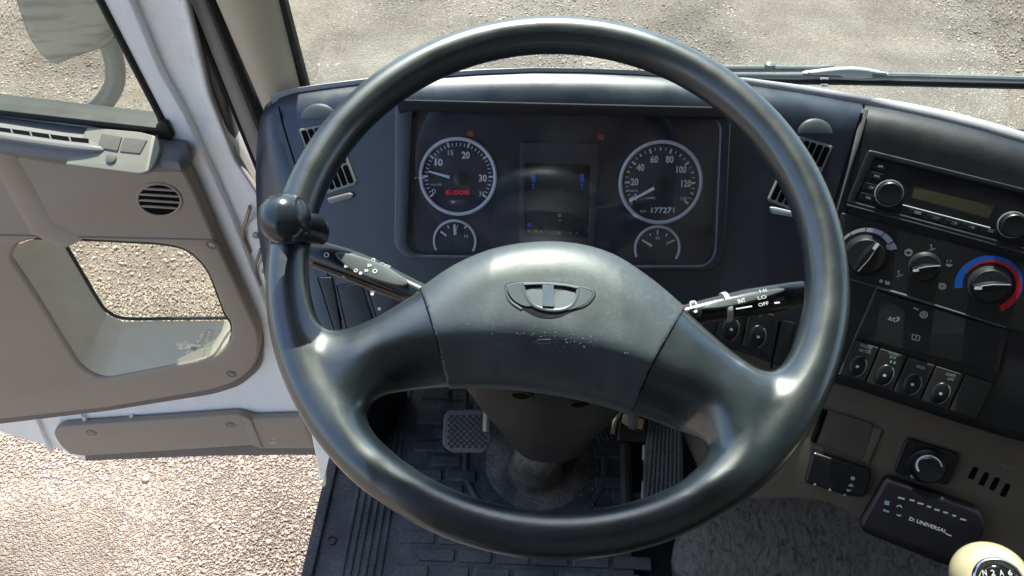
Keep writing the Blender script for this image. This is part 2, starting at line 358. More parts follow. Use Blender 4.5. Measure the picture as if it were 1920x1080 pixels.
def stone_material():
    m, nt, b = mat_new('gravel_stone'); L = nt.links.new
    tc = N(nt, 'ShaderNodeTexCoord'); at = N(nt, 'ShaderNodeNewGeometry')
    cr1 = N(nt, 'ShaderNodeValToRGB'); L(at.outputs['Random Per Island'], cr1.inputs[0]); e = cr1.color_ramp.elements
    e[0].color = (.24, .195, .165, 1); e[1].color = (.62, .53, .455, 1)
    for p, c in ((.12, (.38, .31, .255, 1)), (.5, (.47, .385, .32, 1)), (.8, (.50, .41, .34, 1))):
        x = e.new(p); x.color = c
    n1 = N(nt, 'ShaderNodeTexNoise', Scale=1.3, Detail=8., Roughness=.6); L(tc.outputs['Object'], n1.inputs['Vector'])
    cr3 = N(nt, 'ShaderNodeValToRGB'); L(n1.outputs[0], cr3.inputs[0]); el = cr3.color_ramp.elements
    el[0].position = .36; el[0].color = (.62, .61, .60, 1); el[1].position = .6; el[1].color = (1, .99, .97, 1)
    mu = N(nt, 'ShaderNodeMix', data_type='RGBA', blend_type='MULTIPLY'); mu.inputs[0].default_value = 1; L(cr1.outputs[0], mu.inputs[6]); L(cr3.outputs[0], mu.inputs[7])
    L(mu.outputs[2], b.inputs['Base Color']); b.inputs['Roughness'].default_value = .9; b.inputs['Specular IOR Level'].default_value = .1
    return m
gm = ground_material()
n = 60; xs = np.linspace(-1, 1, n)
gx = np.sign(xs) * np.abs(xs) ** 2.2 * 300
GX, GY = np.meshgrid(gx, gx, indexing='ij')
GZg = .015 * np.sin(GX * 1.7 + 1) * np.cos(GY * 1.3) * np.exp(-(GX ** 2 + GY ** 2) / 400)
I = np.arange(n * n).reshape(n, n)
F = np.stack([I[:-1, :-1], I[1:, :-1], I[1:, 1:], I[:-1, 1:]], -1).reshape(-1, 4)
g = fast_mesh('ground', np.stack([GX, GY, GZg - .02], -1).reshape(-1, 3), F, gm); g['kind'] = 'structure'
def stones(cnt, x0, x1, y0, y1, s0, s1, patchy=False):
    ico = np.array([(0, 0, 1), (.9, 0, .3), (.28, .85, .35), (-.72, .52, .3), (-.72, -.52, .32), (.28, -.85, .28), (.7, .5, -.4), (-.3, .8, -.4), (-.8, 0, -.4), (-.3, -.8, -.4), (.7, -.5, -.4)])
    T = np.array([(0, 1, 2), (0, 2, 3), (0, 3, 4), (0, 4, 5), (0, 5, 1), (1, 6, 2), (2, 6, 7), (2, 7, 3), (3, 7, 8), (3, 8, 4), (4, 8, 9), (4, 9, 5), (5, 9, 10), (5, 10, 1), (1, 10, 6)])
    c = np.stack([rng.uniform(x0, x1, cnt), rng.uniform(y0, y1, cnt), np.zeros(cnt)], 1)
    if patchy:                             # bare sandy spots between the stones
        f_ = sum(math.sin(i * 1.7) * 0 + np.sin(c[:, 0] * (1.1 + i * .9) + i * 2.1 + 1.3 * np.sin(c[:, 1] * (.8 + .5 * i))) * np.cos(c[:, 1] * (1.4 + i * .8) + i) / (1 + .35 * i) for i in range(5))
        c = c[f_ + rng.normal(0, .5, cnt) > -1.0]; cnt = len(c)
    sz = s0 + (s1 - s0) * rng.random(cnt) ** 3.0
    a = rng.uniform(0, 6.28, cnt); sc = np.stack([sz, sz * rng.uniform(.55, .95, cnt), sz * rng.uniform(.16, .36, cnt)], 1)
    P = ico[None] * (1 + rng.uniform(-.28, .28, (cnt, 11, 3))) * sc[:, None]
    ca, sa = np.cos(a)[:, None], np.sin(a)[:, None]
    tl = rng.uniform(-.5, .5, (cnt, 1)); P[..., 2] += P[..., 0] * tl
    V = np.stack([P[..., 0] * ca - P[..., 1] * sa, P[..., 0] * sa + P[..., 1] * ca, P[..., 2]], -1) + c[:, None]
    V[..., 2] += (.015 * np.sin(c[:, 0] * 1.7 + 1) * np.cos(c[:, 1] * 1.3) - .0192)[:, None] + (sz * .1)[:, None]
    return V.reshape(-1, 3), (T[None] + 11 * np.arange(cnt)[:, None, None]).reshape(-1, 3)
A = [stones(62000, -2.1, .15, .8, 2.3, .003, .0085), stones(80000, -4.0, 4.0, 2.3, 6.2, .0035, .0125, True), stones(110000, -3.6, 3.8, 1.9, 5.6, .0018, .0042), stones(420, -3.6, 3.8, 1.0, 5.6, .010, .024)]
V = np.concatenate([a[0] for a in A]); F = np.concatenate([A[0][1], A[1][1] + len(A[0][0]), A[2][1] + len(A[0][0]) + len(A[1][0]), A[3][1] + len(A[0][0]) + len(A[1][0]) + len(A[2][0])])
st = fast_mesh('gravel', V, F, stone_material(), smooth=True); st['kind'] = 'stuff'
st['label'] = 'loose pale gravel stones covering the yard'; st['category'] = 'gravel'
for cx, cy, s in ((3.2, 4.4, .03), (.6, 5.2, .03), (-1.15, 1.9, .02)):
    pass

# ---------------------------------------------------------------- reference surfaces of the cab
Wc = CAM + np.array([.0161, .4293, -.4175])
We = R(67.5)
Wn = np.array([0, -math.cos(We), math.sin(We)])
PW = Plane(Wc, Wn, ex=[1, 0, 0])                 # steering-wheel plane
PD = surf((1238, 342), .955, 33, 0)              # driver's face of the dashboard
PC = surf((1590, 330), np.dot(PD.hit(1590, 330) - CAM, cf), 34, 22)   # centre console face
zE = None
PDoor = Plane(CAM + np.array([0, .875, 0]), [.03, -1, .0])
PJ = Plane(CAM + np.array([0, .862, 0]), [0, -1, 0])
FLOOR = GZ - 1.15
PF = Plane([0, 0, FLOOR], [0, 0, 1], ex=[1, 0, 0])

# ---------------------------------------------------------------- truck cab body
cab = thing('truck_cab', 'truck cab body round the driver, with white door frame, beige left windscreen pillar and windscreen', 'truck', (0, 0, FLOOR))
def bx(name, lo, hi, mat, parent, bev=0):
    lo = np.array(lo) + CAM; hi = np.array(hi) + CAM
    o = MB().box(Plane([0, 0, 0], [0, 0, 1], ex=[1, 0, 0]), lo[0], hi[0], lo[1], hi[1], lo[2], hi[2]).build(name, mat, parent, smooth=False)
    if bev:
        md = o.modifiers.new('b', 'BEVEL'); md.width = bev; md.segments = 2
    return o
XL = -.40
bx('roof', (XL - .02, -.95, .66), (2.0, .88, .70), M['beige'], cab)
bx('rear_wall', (XL - .02, -1.0, -1.15), (2.0, -.95, .66), M['beige'], cab)
bx('right_wall', (1.96, -.95, -1.15), (2.0, 1.0, -.45), M['beige'], cab)
bx('right_header', (1.96, -.95, .40), (2.0, .86, .66), M['beige'], cab)
bx('right_rear_post', (1.96, -.95, -.45), (2.0, -.05, .40), M['beige'], cab)
bx('left_rear_wall', (XL - .02, -.95, -1.15), (XL + .02, -.15, .66), M['beige'], cab)
bx('left_header', (XL - .02, -.15, .52), (XL + .02, .85, .66), M['beige'], cab)
bx('windscreen_header', (XL, .78, .56), (1.96, .90, .66), M['beige'], cab)
bx('front_panel', (XL, 1.00, -1.6), (2.0, 1.03, -.70), M['paint'], cab)
bx('firewall', (XL + .12, .95, -1.15), (1.96, .985, -.66), M['matte'], cab)
bx('right_pillar', (1.86, .80, -.7), (1.98, .94, .60), M['beige'], cab)
# floor with its edge at the door opening
f0, f1 = PF.hit(612, 880), PF.hit(566, 1090)
sl_ = (f1 - f0) / (f1[1] - f0[1])
fa, fb = f0 + sl_ * (.95 - f0[1]), f0 + sl_ * (-.95 - f0[1]); fa[2] = fb[2] = FLOOR - .06
fpts = [fb + [.004, 0, 0], [1.96, -.95, FLOOR - .06], [1.96, .95, FLOOR - .06], fa + [.004, 0, 0]]
MB().prism(fpts, [0, 0, 1], .052).build('floor_panel', M['matte'], cab, smooth=False)
MB().prism([p - [0, 0, .25] for p in map(np.array, fpts)], [0, 0, 1], .245).build('sill_panel', M['paint'], cab, smooth=False)
# windscreen pane
ws = [CAM + np.array(p) for p in ((XL + .05, .985, -.72), (1.95, .985, -.72), (1.95, .86, .6), (XL + .05, .86, .6))]
wsn = nrm(np.cross(ws[1] - ws[0], ws[3] - ws[0]))
MB().prism(ws, wsn, .005).build('windscreen', glass('windscreen_glass', (.90, .96, .945), .9, 1.45, smear=.055), cab, smooth=False)
# beige inner pillar, rounded towards the viewer
def strip(name, L, Rr, pl, h, mat, parent, bulge=0., n=7, h0=0.):
    """long moulding between two edge polylines (pixels), bulging towards the viewer"""
    rows = []
    for (a, b) in zip(L, Rr):
        A_, B_ = pl.hit(*a, h0), pl.hit(*b, h0); row = [A_ - pl.n * h]
        for k in range(n + 1):
            t = k / n; row.append(A_ + (B_ - A_) * t + pl.n * bulge * math.sin(math.pi * t) ** .6)
        row.append(B_ - pl.n * h); rows.append(row)
    return grid(name, rows, mat, parent, sharp=50)
def ext(a, b, t): return (a[0] + (b[0] - a[0]) * t, a[1] + (b[1] - a[1]) * t)
def run(a, b, t0, t1, n=8): return [ext(a, b, t0 + (t1 - t0) * k / n) for k in range(n + 1)]
PP = Plane(CAM + np.array([0, .87, 0]), [-.0, -1, 0.0])
strip('lit_pillar_trim', run((400, -10), (488, 190), -3.2, 1.6, 12), run((522, 0), (564, 172), -3.2, 2.0, 12), PP, .004, M['pillar'], cab, .026)
strip('windscreen_seal', run((523, 0), (564, 172), -3.4, 1.8, 12), run((534, 0), (576, 160), -3.4, 2.0, 12), PP, .012, M['seal'], cab, .003, h0=-.004)
# rubber and trim strips of the door opening
strip('opening_seal', run((386, 0), (486, 250), -3, 1.3, 12), run((407, 0), (497, 220), -3, 1.5, 12), PP, .03, M['seal'], cab, .012, h0=-.004)
strip('opening_trim', run((356, 0), (477, 300), -2.5, 1.25, 12), run((387, 0), (497, 275), -2.5, 1.25, 12), PP, .02, M['strips'], cab, .004, h0=-.012)
strip('opening_lip', run((349, 0), (480, 322), -2.5, 1.1, 12), run((358, 0), (482, 308), -2.5, 1.1, 12), PP, .02, M['seal'], cab, .003, h0=-.012)
strip('door_stop_strip', [(300, -70), (331, 0), (362, 80), (400, 190), (430, 285), (438, 294)], [(315, -80), (350, 0), (383, 80), (420, 180), (449, 290), (449, 298)], PP, .02, M['strips'], cab, .006, h0=-.014)
# white painted jamb
jl = [(-60, -700), (150, -200), (245, 0), (300, 134), (346, 214), (401, 330), (440, 420), (470, 500), (505, 590), (530, 680), (552, 775), (590, 850)]
jr = [(20, -700), (230, -200), (336, 0), (384, 134), (408, 214), (474, 335), (530, 420), (570, 500), (600, 590), (640, 680), (690, 775), (720, 850)]
strip('door_jamb', jl, jr, PJ, .06, M['jamb'], cab, .0, h0=-.012)
slab('jamb_flange', PJ, [rnd([(330, -20), (345, -20), (393, 180), (440, 300), (470, 345), (500, 390), (500, 420), (462, 372), (425, 310), (380, 180)], 10)], -.012, .002, .004, M['jamb'], cab)
# hinge plates on the jamb
for (hx, hy, k) in ((463, 400, 1.0), (484, 475, .8)):
    hb = MB(); q = lambda dx, dy, h: PJ.hit(hx + dx * k, hy + dy * k, h)
    hb.tube([q(6, -12, .006), q(-2, 16, .009), q(-6, 26, .009), q(-6, 46, .009), q(6, 72, .006)], .0062 * k, 8, flat=.5)
    o = hb.build('check_bracket', plastic('rusty_zinc', (.33, .24, .17), .5, 400, .1, .3, .4), cab)
    slab('hinge_plate', PJ, [rnd([(hx, hy + 18), (hx + 30 * k, hy + 4), (hx + 32 * k, hy + 68 * k), (hx + 10, hy + 74 * k), (hx - 4, hy + 52 * k)], 10)], -.01, .006, .003, M['jamb'], cab)
    MB().lathe(PJ.hit(hx + 18 * k, hy + 40 * k, .006), PJ.n, [(.0, 0), (.006, 0), (.006, .004), (.003, .006)], 12).build('hinge_bolt', M['steel'], cab)
# kick panel seen beneath the dash on the left
slab('kick_panel', Plane(CAM + np.array([0, .78, 0]), [.1, -1, 0]), [[(560, 690), (712, 690), (727, 850), (735, 900), (600, 900)]], -.02, 0, .004, M['jamb'], cab)
# ---------------------------------------------------------------- open cab door (seen through the opening, swung out)
D0 = PDoor
door = thing('cab_door', 'open white truck door with beige inner panel, half lowered window above and small quarter window below', 'door', tuple(D0.hit(560, 780)))
win = [(-900, 80), (-300, 165), (0, 210), (250, 240), (292, 247), (306, 240), (303, 222), (188, 0), (90, -190), (-60, -480), (-900, -600)]
winr = rnd(win, [0, 0, 0, 0, 12, 12, 12, 0, 0, 40, 0])
outer = [(-980, 700), (-980, -800), (-60, -760), (120, -330), (240, -10), (300, 134), (346, 214), (401, 332), (440, 420), (478, 520), (512, 610), (548, 720), (575, 782), (592, 850), (606, 872), (596, 846), (158, 864), (120, 846), (40, 822), (0, 810), (-300, 770)]
qwin = rnd([(96, 424), (300, 424), (420, 430), (460, 512), (460, 600), (236, 600), (200, 586), (180, 560)], [6, 30, 30, 30, 8, 20, 20, 10])
pocket = rnd([(20, 486), (28, 460), (60, 449), (118, 450), (300, 459), (350, 468), (388, 505), (420, 592), (432, 606), (432, 640), (404, 672), (190, 713), (150, 690), (70, 560)], [12, 14, 20, 10, 40, 30, 30, 10, 10, 20, 24, 26, 20, 60])
slab('door_shell', D0, [rnd(outer, 8), winr, pocket], -.035, 0, .004, M['paint'], door)
# window rubber
def ring(pts, wd, pl=None):
    pl = pl or D0
    P = np.array(pts, float); c = []
    for i in range(len(P)):
        t = nrm(P[(i + 1) % len(P)] - P[i - 1]); c.append(P[i] + np.array([-t[1], t[0]]) * wd)
    return np.array(c)
MB().tube([D0.hit(*p, .0) for p in winr], .0052, 10, closed=True).build('window_seal', M['seal'], door)
slab('window_seal', D0, [[(-900, 80), (-300, 163), (0, 207), (300, 241), (304, 252), (0, 218), (-300, 176), (-900, 92)]], -.03, .009, .002, M['seal'], door)
slab('window_seal_corner', D0, [rnd([(290, 238), (302, 226), (314, 232), (326, 258), (320, 263), (296, 260)], 4)], 0, .009, .003, M['seal'], door)
wl = [D0.hit(x, y, -.012) for x, y in ((-880, 80), (0, 212), (300, 246), (306, 236), (188, -4), (-60, -480), (-880, -590))]
MB().prism(wl, D0.n, .004).build('window_pane', glass('door_glass', (.88, .93, .90), 1., 1.5, smear=.04), door, smooth=False)
ql = [D0.hit(x, y, -.028) for x, y in qwin]
MB().prism(ql, D0.n, .004).build('quarter_pane', glass('quarter_glass', (.93, .955, .91), 1., 1.5, smear=.03), door, smooth=False)
# white crease ribs pressed in the lower steel
rb = MB()
for x0 in (75, 165, 255, 345, 440): rb.tube([D0.hit(x0 - 8, 775, .001), D0.hit(x0 + 22, 845, .001)], .009, 10, flat=.5)
rb.build('pressed_rib', M['paint'], door)
# beige trim: main panel with the pocket opening cut in it
panel = [(-960, 640), (-960, 280), (-300, 290), (0, 286), (120, 306), (270, 322), (342, 314), (362, 352), (400, 440), (446, 540), (488, 632), (484, 682), (448, 716), (400, 732), (200, 766), (0, 788), (-300, 810)]
TH = .030
slab('inner_panel', D0, [rnd(panel, [0, 0, 0, 0, 10, 10, 14, 20, 10, 10, 26, 30, 24, 20, 0, 0, 0]), pocket], .002, TH, .008, M['beige'], door)
slab('panel_lip', D0, [rnd([(-960, 660), (-960, 270), (344, 300), (372, 352), (408, 440), (454, 540), (494, 632), (491, 690), (452, 724), (402, 740), (200, 772), (0, 796), (-300, 816)], 18), [(210 + (x - 210) * 1.07, 580 + (y - 580) * 1.07) for x, y in pocket]], .0, .010, .004, M['sealgrey'], door)
# pocket: walls run from the panel face back to the quarter window
pk = [D0.hit(x, y, TH - .004) for x, y in pocket]; cen = np.mean(pk, 0)
inner_px = []
for (x, y) in pocket:                      # matching rim deep inside, around the glass
    inner_px.append((x, y))
def map_in(x, y):
    # inner rim: left wall slopes to the glass edge, the shelf runs down to the lower edge of the glass
    T = [((20, 486), (128, 462)), ((28, 460), (120, 452)), ((60, 449), (112, 440)), ((118, 450), (112, 430)), ((300, 459), (300, 430)), ((350, 468), (400, 440)), ((388, 505), (440, 500)), ((420, 592), (446, 590)), ((432, 606), (440, 600)), ((432, 640), (436, 601)), ((404, 672), (420, 602)), ((190, 713), (232, 604)), ((150, 690), (200, 590)), ((70, 560), (160, 520))]
    ws_ = [1 / (math.hypot(x - a[0], y - a[1]) ** 3 + 5) for a, b in T]; s_ = sum(ws_)
    return sum(w_ * b[0] for w_, (a, b) in zip(ws_, T)) / s_, sum(w_ * b[1] for w_, (a, b) in zip(ws_, T)) / s_
rows = [pk]
for t in (.33, .66, 1.0):
    row = []
    for (x, y), p in zip(pocket, pk):
        ix, iy = map_in(x, y); q_ = D0.hit(ix, iy, -.022); row.append(p + (q_ - p) * t + D0.n * (-.006 * math.sin(math.pi * t)))
    rows.append(row)
rows = [list(r_) + [r_[0]] for r_ in rows]
grid('pocket', rows, M['pale'], door, sharp=60)
MB().tube([D0.hit(x, y, -.016) for x, y in cat([(112, 440), (150, 505), (184, 562), (202, 584), (236, 597), (330, 597), (440, 596)], 5, False)], .0032, 8).build('quarter_window_seal', M['seal'], door)
# printed glass code on the pocket shelf
PS = Plane(D0.hit(330, 640, .005), [.0, -.55, .83], ex=[1, 0, 0])
mk = MB()
for i, (x, y, s_) in enumerate(((398, 628, 11), (390, 640, 14), (382, 622, 8), (372, 630, 16), (366, 646, 20), (386, 655, 10))):
    pass
mk.text(PS, 'E6', (352, 668), (366, 663), 9); mk.text(PS, '43R-001', (368, 655), (386, 622), 7)
mk.text(PS, 'AS2', (346, 655), (352, 640), 6); mk.text(PS, 'M110', (388, 645), (396, 620), 6); mk.line(PS, (358, 652), (368, 655), 6)
mk.build('glass_code', M['brownprint'], door)
# sill shelf along the lower edge of the window
sl1 = [(-900, 96), (-300, 176), (0, 219), (120, 235), (250, 249), (318, 262)]
sl2 = [(-900, 170), (-300, 245), (0, 284), (120, 302), (250, 316), (340, 318)]
rows = []
for k in range(7):
    t = k / 6; hh = .004 + .050 * math.sin(t * math.pi / 2); row = []
    for a, b in zip(sl1, sl2): row.append(D0.hit(a[0] + (b[0] - a[0]) * t, a[1] + (b[1] - a[1]) * t, hh))
    rows.append(row)
rows.append([D0.hit(b[0], b[1] + 5, .028) for b in sl2])
A_ = np.array(rows); A2 = np.concatenate([A_, A_[:, -1:] + np.array([[.004, .03, -.004]])], 1)
grid('sill_shelf', A2, M['sill'], door, sharp=50)
PSh = Plane(D0.hit(200, 275, .034), nrm(np.cross(D0.hit(120, 302, .054) - D0.hit(120, 235, .004), D0.ex)) * 1.0)
if PSh.n[1] > 0: PSh = Plane(PSh.o, -PSh.n)
PSh = PSh.up(.003)
slab('sunlit_switch_bezel', PSh, [rnd([(122, 308), (164, 238), (262, 247), (297, 256), (300, 284), (284, 318), (264, 326)], [3, 3, 6, 14, 18, 14, 10])], -.006, .0015, .0015, M['sunlit_bezel'], door)  # bezel whose outline and paler colour paint the sunlit patch of the sill
slab('window_switch', PSh, [rnd([(182, 276), (190, 250), (228, 256), (220, 283)], 2)], .001, .0035, .0008, M['sealgrey'], door)
slab('mirror_switch', PSh, [rnd([(224, 284), (232, 257), (276, 262), (262, 288)], 2)], .001, .003, .0008, M['sealgrey'], door)
MB().lathe(PSh.hit(208, 297, .003), PSh.n, [(.0072, -.002), (.0072, .001), (.006, .0016)], 20).build('lock_button', M['sealgrey'], door)
# defroster slot and ledge, following the rounded shelf
def on_shelf(x, t, h=0.):
    y1 = np.interp(x, [p[0] for p in sl1], [p[1] for p in sl1]); y2 = np.interp(x, [p[0] for p in sl2], [p[1] for p in sl2])
    return D0.hit(x, y1 + (y2 - y1) * t, .004 + .050 * math.sin(t * math.pi / 2) + h)
xs_ = [-600, -300, -120, -60, 0, 40, 80, 120, 150, 166]
grid('vent_slot', [[on_shelf(x, .30, .0012) for x in xs_], [on_shelf(x, .36, .0016) for x in xs_], [on_shelf(x, .43, .0012) for x in xs_]], M['hole'], door)
fin = MB()
for x in (-140, -100, -60, -20, 22, 58, 94, 131): fin.tube([on_shelf(x - 2, .29, .001), on_shelf(x + 2, .44, .001)], .0014, 6)
fin.build('vent_fin', M['sill'], door)
b_ = MB(); b_.tube([on_shelf(x, .56, -.001) for x in (-600, -300, -120, 0, 60, 120, 160, 186, 196)], [.008] * 7 + [.0065, .003], 12, flat=.7); b_.build('grab_ledge', M['sill'], door)
# armrest fold: raised band running down to the left
fold = [(-40, 240), (12, 282), (52, 350), (92, 424), (150, 452)]
strip('armrest_fold', [(x - 34, y + 14) for x, y in fold], [(x + 8, y - 6) for x, y in fold], D0, .004, M['beige'], door, .0035, h0=TH)
strip('panel_crease', run((-200, 434), (400, 448), 0, 1, 6), run((-200, 438), (400, 451), 0, 1, 6), D0, .002, M['sealgrey'], door, .0012, h0=TH)
# speaker grille
spc = D0.hit(299, 374, TH); k = D0.px(299, 374)
el_ = lambda rx, ry, m_=40: [(299 + rx * math.cos(q), 374 + ry * math.sin(q) + rx * math.cos(q) * .06) for q in np.linspace(0, 2 * math.pi, m_, endpoint=False)]
sg = slab('speaker_grille', D0, [el_(41, 30)], TH - .01, TH + .001, .001, M['hole'], door)
br_ = MB()
for dy in (-19, -8, 3, 14):
    hw = 40 * math.sqrt(max(0, 1 - (dy / 29) ** 2)); y = 374 + dy
    br_.tube([D0.hit(299 - hw, y - hw * .06, TH), D0.hit(299, y, TH + .003), D0.hit(299 + hw, y + hw * .06, TH)], .0021, 8)
br_.tube([D0.hit(x, y, TH) for x, y in el_(41, 30)], .0025, 8, closed=True)
br_.build('speaker_bar', M['beige'], door)
for (x, y) in ((398, 459), (434, 701)):
    b_ = MB(); b_.lathe(D0.hit(x, y, TH), D0.n, [(.010, -.001), (.010, .0008), (.0075, .001), (.006, -.0005)], 20); o = b_.build('screw_recess', M['sealgrey'], door)
    b_ = MB(); b_.lathe(D0.hit(x, y, TH), D0.n, [(.0055, 0), (.0055, .0012), (.002, .002)], 12); b_.build('screw', M['steel'], door)
# lower trim
lt = rnd([(98, 812), (112, 801), (448, 778), (472, 787), (566, 784), (578, 812), (592, 842), (494, 842), (472, 836), (160, 856), (130, 852), (112, 836)], [10, 12, 14, 10, 4, 0, 6, 8, 10, 6, 8, 10])
slab('lower_trim', D0, [lt], .002, .020, .005, M['beige'], door)
slab('lower_lip', D0, [rnd([(158, 852), (470, 836), (590, 838), (606, 868), (588, 853), (380, 856), (160, 865)], 3)], -.005, .012, .003, M['sealgrey'], door)
slab('trim_step', D0, [rnd([(452, 779), (470, 788), (492, 842), (474, 836)], 2)], .018, .024, .002, M['beige'], door)
tx = MB(); tx.text(D0, 'LH', (508, 833), (519, 832), 8, .0205); tx.text(D0, '>PP<', (508, 824), (519, 823), 4, .0205); tx.build('trim_mark', M['white'], door)
for (x, y) in ((172, 811), (432, 796)):
    MB().lathe(D0.hit(x, y, .02), D0.n, [(.011, -.001), (.011, .0006), (.009, .0008), (.007, -.0008)], 24).build('screw_recess', M['sealgrey'], door)
    MB().lathe(D0.hit(x, y, .02), D0.n, [(.005, 0), (.005, .0015), (.002, .002)], 12).build('screw', M['steel'], door)

# ---------------------------------------------------------------- door mirror outside, seen through the window
PM = Plane(CAM + np.array([0, 1.34, 0]), [.2, -1, .1])
mir = thing('side_mirror', 'grey outside mirror on a curved arm, seen through the window of the open door', 'mirror', tuple(PM.hit(150, 225)))
mo = cat([(-10, -110), (10, -40), (28, 20), (48, 74), (76, 112), (98, 127), (140, 113), (188, 97), (204, 84), (206, 40), (196, -60), (160, -260), (110, -430), (0, -470), (-110, -440), (-60, -260)], 4)
mm, nt_, b_ = mat_new('streaked_mirror_grey'); L_ = nt_.links.new  # two greys streaked by stretched noise
tc = N(nt_, 'ShaderNodeTexCoord'); mp = N(nt_, 'ShaderNodeMapping'); mp.inputs['Rotation'].default_value = (0, -.9, 0); mp.inputs['Scale'].default_value = (12, 12, 75)
L_(tc.outputs['Object'], mp.inputs[0]); ns = N(nt_, 'ShaderNodeTexNoise', Scale=1., Detail=5.); L_(mp.outputs[0], ns.inputs['Vector'])
rp = N(nt_, 'ShaderNodeValToRGB'); L_(ns.outputs[0], rp.inputs[0]); e = rp.color_ramp.elements
e[0].position = .38; e[0].color = (.07, .066, .06, 1); e[1].position = .52; e[1].color = (.125, .118, .105, 1)
L_(rp.outputs[0], b_.inputs['Base Color']); b_.inputs['Roughness'].default_value = .45
slab('mirror_head', PM, [mo], -.09, 0, .02, mm, mir, res=5)
arm_px = [(200, 70), (212, 104), (217, 135), (212, 165), (192, 195), (160, 222), (120, 252)]
P_ = [PM.hit(x, y, -.03) for x, y in cat(arm_px, 5, False)]
MB().tube(P_, .0165, 14).build('mirror_arm', plastic('grey_arm', (.07, .078, .078), .45, 500, .1, .1, .4), mir)

# ---------------------------------------------------------------- windscreen wipers outside
PWi = Plane(CAM + np.array([0, 1.04, 0]), [0, -1, .25])
wm = plastic('wiper_metal', (.16, .18, .19), .32, 300, .05, .1, .6, dust=.3, dustcol=(.35, .36, .35))
wp = thing('windscreen_wiper', 'long dark wiper with a bulged arm joint lying across the right of the windscreen foot', 'wiper', tuple(PWi.hit(1600, 150)))
b_ = MB(); b_.tube([PWi.hit(x, y) for x, y in ((1330, 141), (1500, 142), (1560, 141), (1620, 143), (1700, 143), (1930, 150), (2100, 158))], [.004, .004, .0055, .006, .005, .005, .005], 10); b_.build('wiper_arm', wm, wp)
b_ = MB(); b_.tube([PWi.hit(x, y, -.004) for x, y in ((1340, 151), (1600, 154), (1930, 162), (2100, 169))], .0050, 8, flat=.8)
b_.build('wiper_blade', M['seal'], wp)
slab('arm_joint', PWi, [cat([(1508, 138), (1548, 132), (1580, 129), (1610, 129), (1640, 133), (1668, 140), (1640, 141), (1634, 147), (1584, 147), (1576, 142), (1540, 142)], 3)], 0, .012, .003, plastic('wiper_cap', (.42, .46, .46), .35, 300, .05, .1, .5), wp)
slab('blade_clip', PWi, [[(1538, 144), (1554, 144), (1554, 150), (1538, 150)]], 0, .010, .001, M['chrome'], wp)
slab('blade_clip', PWi, [[(1540, 159), (1553, 159), (1553, 163), (1540, 163)]], 0, .010, .001, M['chrome'], wp)
wp2 = thing('windscreen_wiper', 'shorter dark wiper end with a nozzle bump just above the long wiper', 'wiper', tuple(PWi.hit(1443, 128, -.02)))
b_ = MB(); b_.tube([PWi.hit(x, y, -.02) for x, y in ((1300, 129), (1420, 129), (1520, 129), (1545, 127), (1562, 124))], [.005, .005, .0045, .003, .001], 10); b_.build('wiper_blade', wm, wp2)
b_ = MB(); b_.lathe(PWi.hit(1443, 124, -.02), [0, 0, 1], [(.005, -.004), (.008, 0), (.007, .004), (.003, .006)], 14); b_.build('washer_nozzle', wm, wp2)
# small dark bracket outside, right
# ---------------------------------------------------------------- steering wheel
stw = thing('steering_wheel', 'large worn black steering wheel with two broad spokes and a spinner knob', 'steering wheel', tuple(Wc))
hub_px = [(545, 520), (570, 560), (590, 598), (618, 616), (650, 615), (700, 597), (745, 572), (790, 545), (850, 505), (920, 476), (1000, 463), (1080, 466), (1150, 486), (1220, 530), (1280, 580), (1340, 632), (1395, 674), (1438, 694), (1472, 684), (1505, 645), (1530, 590), (1565, 560),
          (1558, 640), (1530, 740), (1480, 830), (1400, 915), (1315, 935), (1300, 905), (1322, 868), (1331, 838), (1322, 818), (1292, 796), (1250, 778), (1180, 754), (1100, 732), (1000, 715), (900, 707), (810, 709), (745, 720), (704, 742), (686, 768), (682, 800), (692, 836), (716, 866), (700, 905), (630, 840), (580, 760), (548, 680), (535, 600)]
HP = cat([PW.loc(x, y) for x, y in hub_px], 3)
RT, rt = .2185, .0165
def rim_f(X, Y, Z):
    q = np.sqrt(X * X + Y * Y) - RT; return (np.sqrt((q / 1.0) ** 2 + (Z / 1.06) ** 2) - rt)
LOW = cat([PW.loc(x, y) for x, y in ((740, 716), (810, 705), (900, 703), (1000, 711), (1100, 728), (1180, 750), (1250, 774), (1290, 792))], 3, False)
def drop_f(X, Y):
    """how far the hub's lower flank falls away towards the column"""
    d = np.full(X.shape, 1e9)
    for a, b in zip(LOW[:-1], LOW[1:]):
        e = b - a; t = np.clip(((X - a[0]) * e[0] + (Y - a[1]) * e[1]) / (e @ e), 0, 1); d = np.minimum(d, np.hypot(X - a[0] - e[0] * t, Y - a[1] - e[1] * t))
    k = .026 - d; k = .5 * (k + np.sqrt(k * k + .006 ** 2)); wgt = np.clip((.165 - np.abs(X)) / .07, 0, 1); wgt = wgt * wgt * (3 - 2 * wgt)
    return 1.15 * k * wgt * (np.hypot(X, Y) < .2)
def body_f(X, Y, Z):
    R0 = rim_f(X, Y, Z)
    d2 = poly_sdf(HP, X[:, :, 0], Y[:, :, 0])[:, :, None]
    Rr = .036; ax_ = np.abs(X); t = .030 - .012 * np.clip((ax_ - .05) / .13, 0, 1)
    zc = .004 * (1 - np.clip(ax_ / .16, 0, 1)) - .004
    q = np.clip((Rr + d2) / Rr, 0, None)
    Z = Z + drop_f(X[:, :, 0], Y[:, :, 0])[:, :, None]
    hub = ((q ** 2.2 + (np.abs(Z - zc) / t) ** 2.2 + 1e-9) ** (1 / 2.2) - 1) * t
    return smin(R0, hub, .010)
V, F = surface_net(body_f, (-.243, -.243, -.060), (.243, .243, .04), .0024)
Wm = np.array([PW.ex, PW.ey, PW.n])
wheel_world = lambda V: Wc + V @ Wm
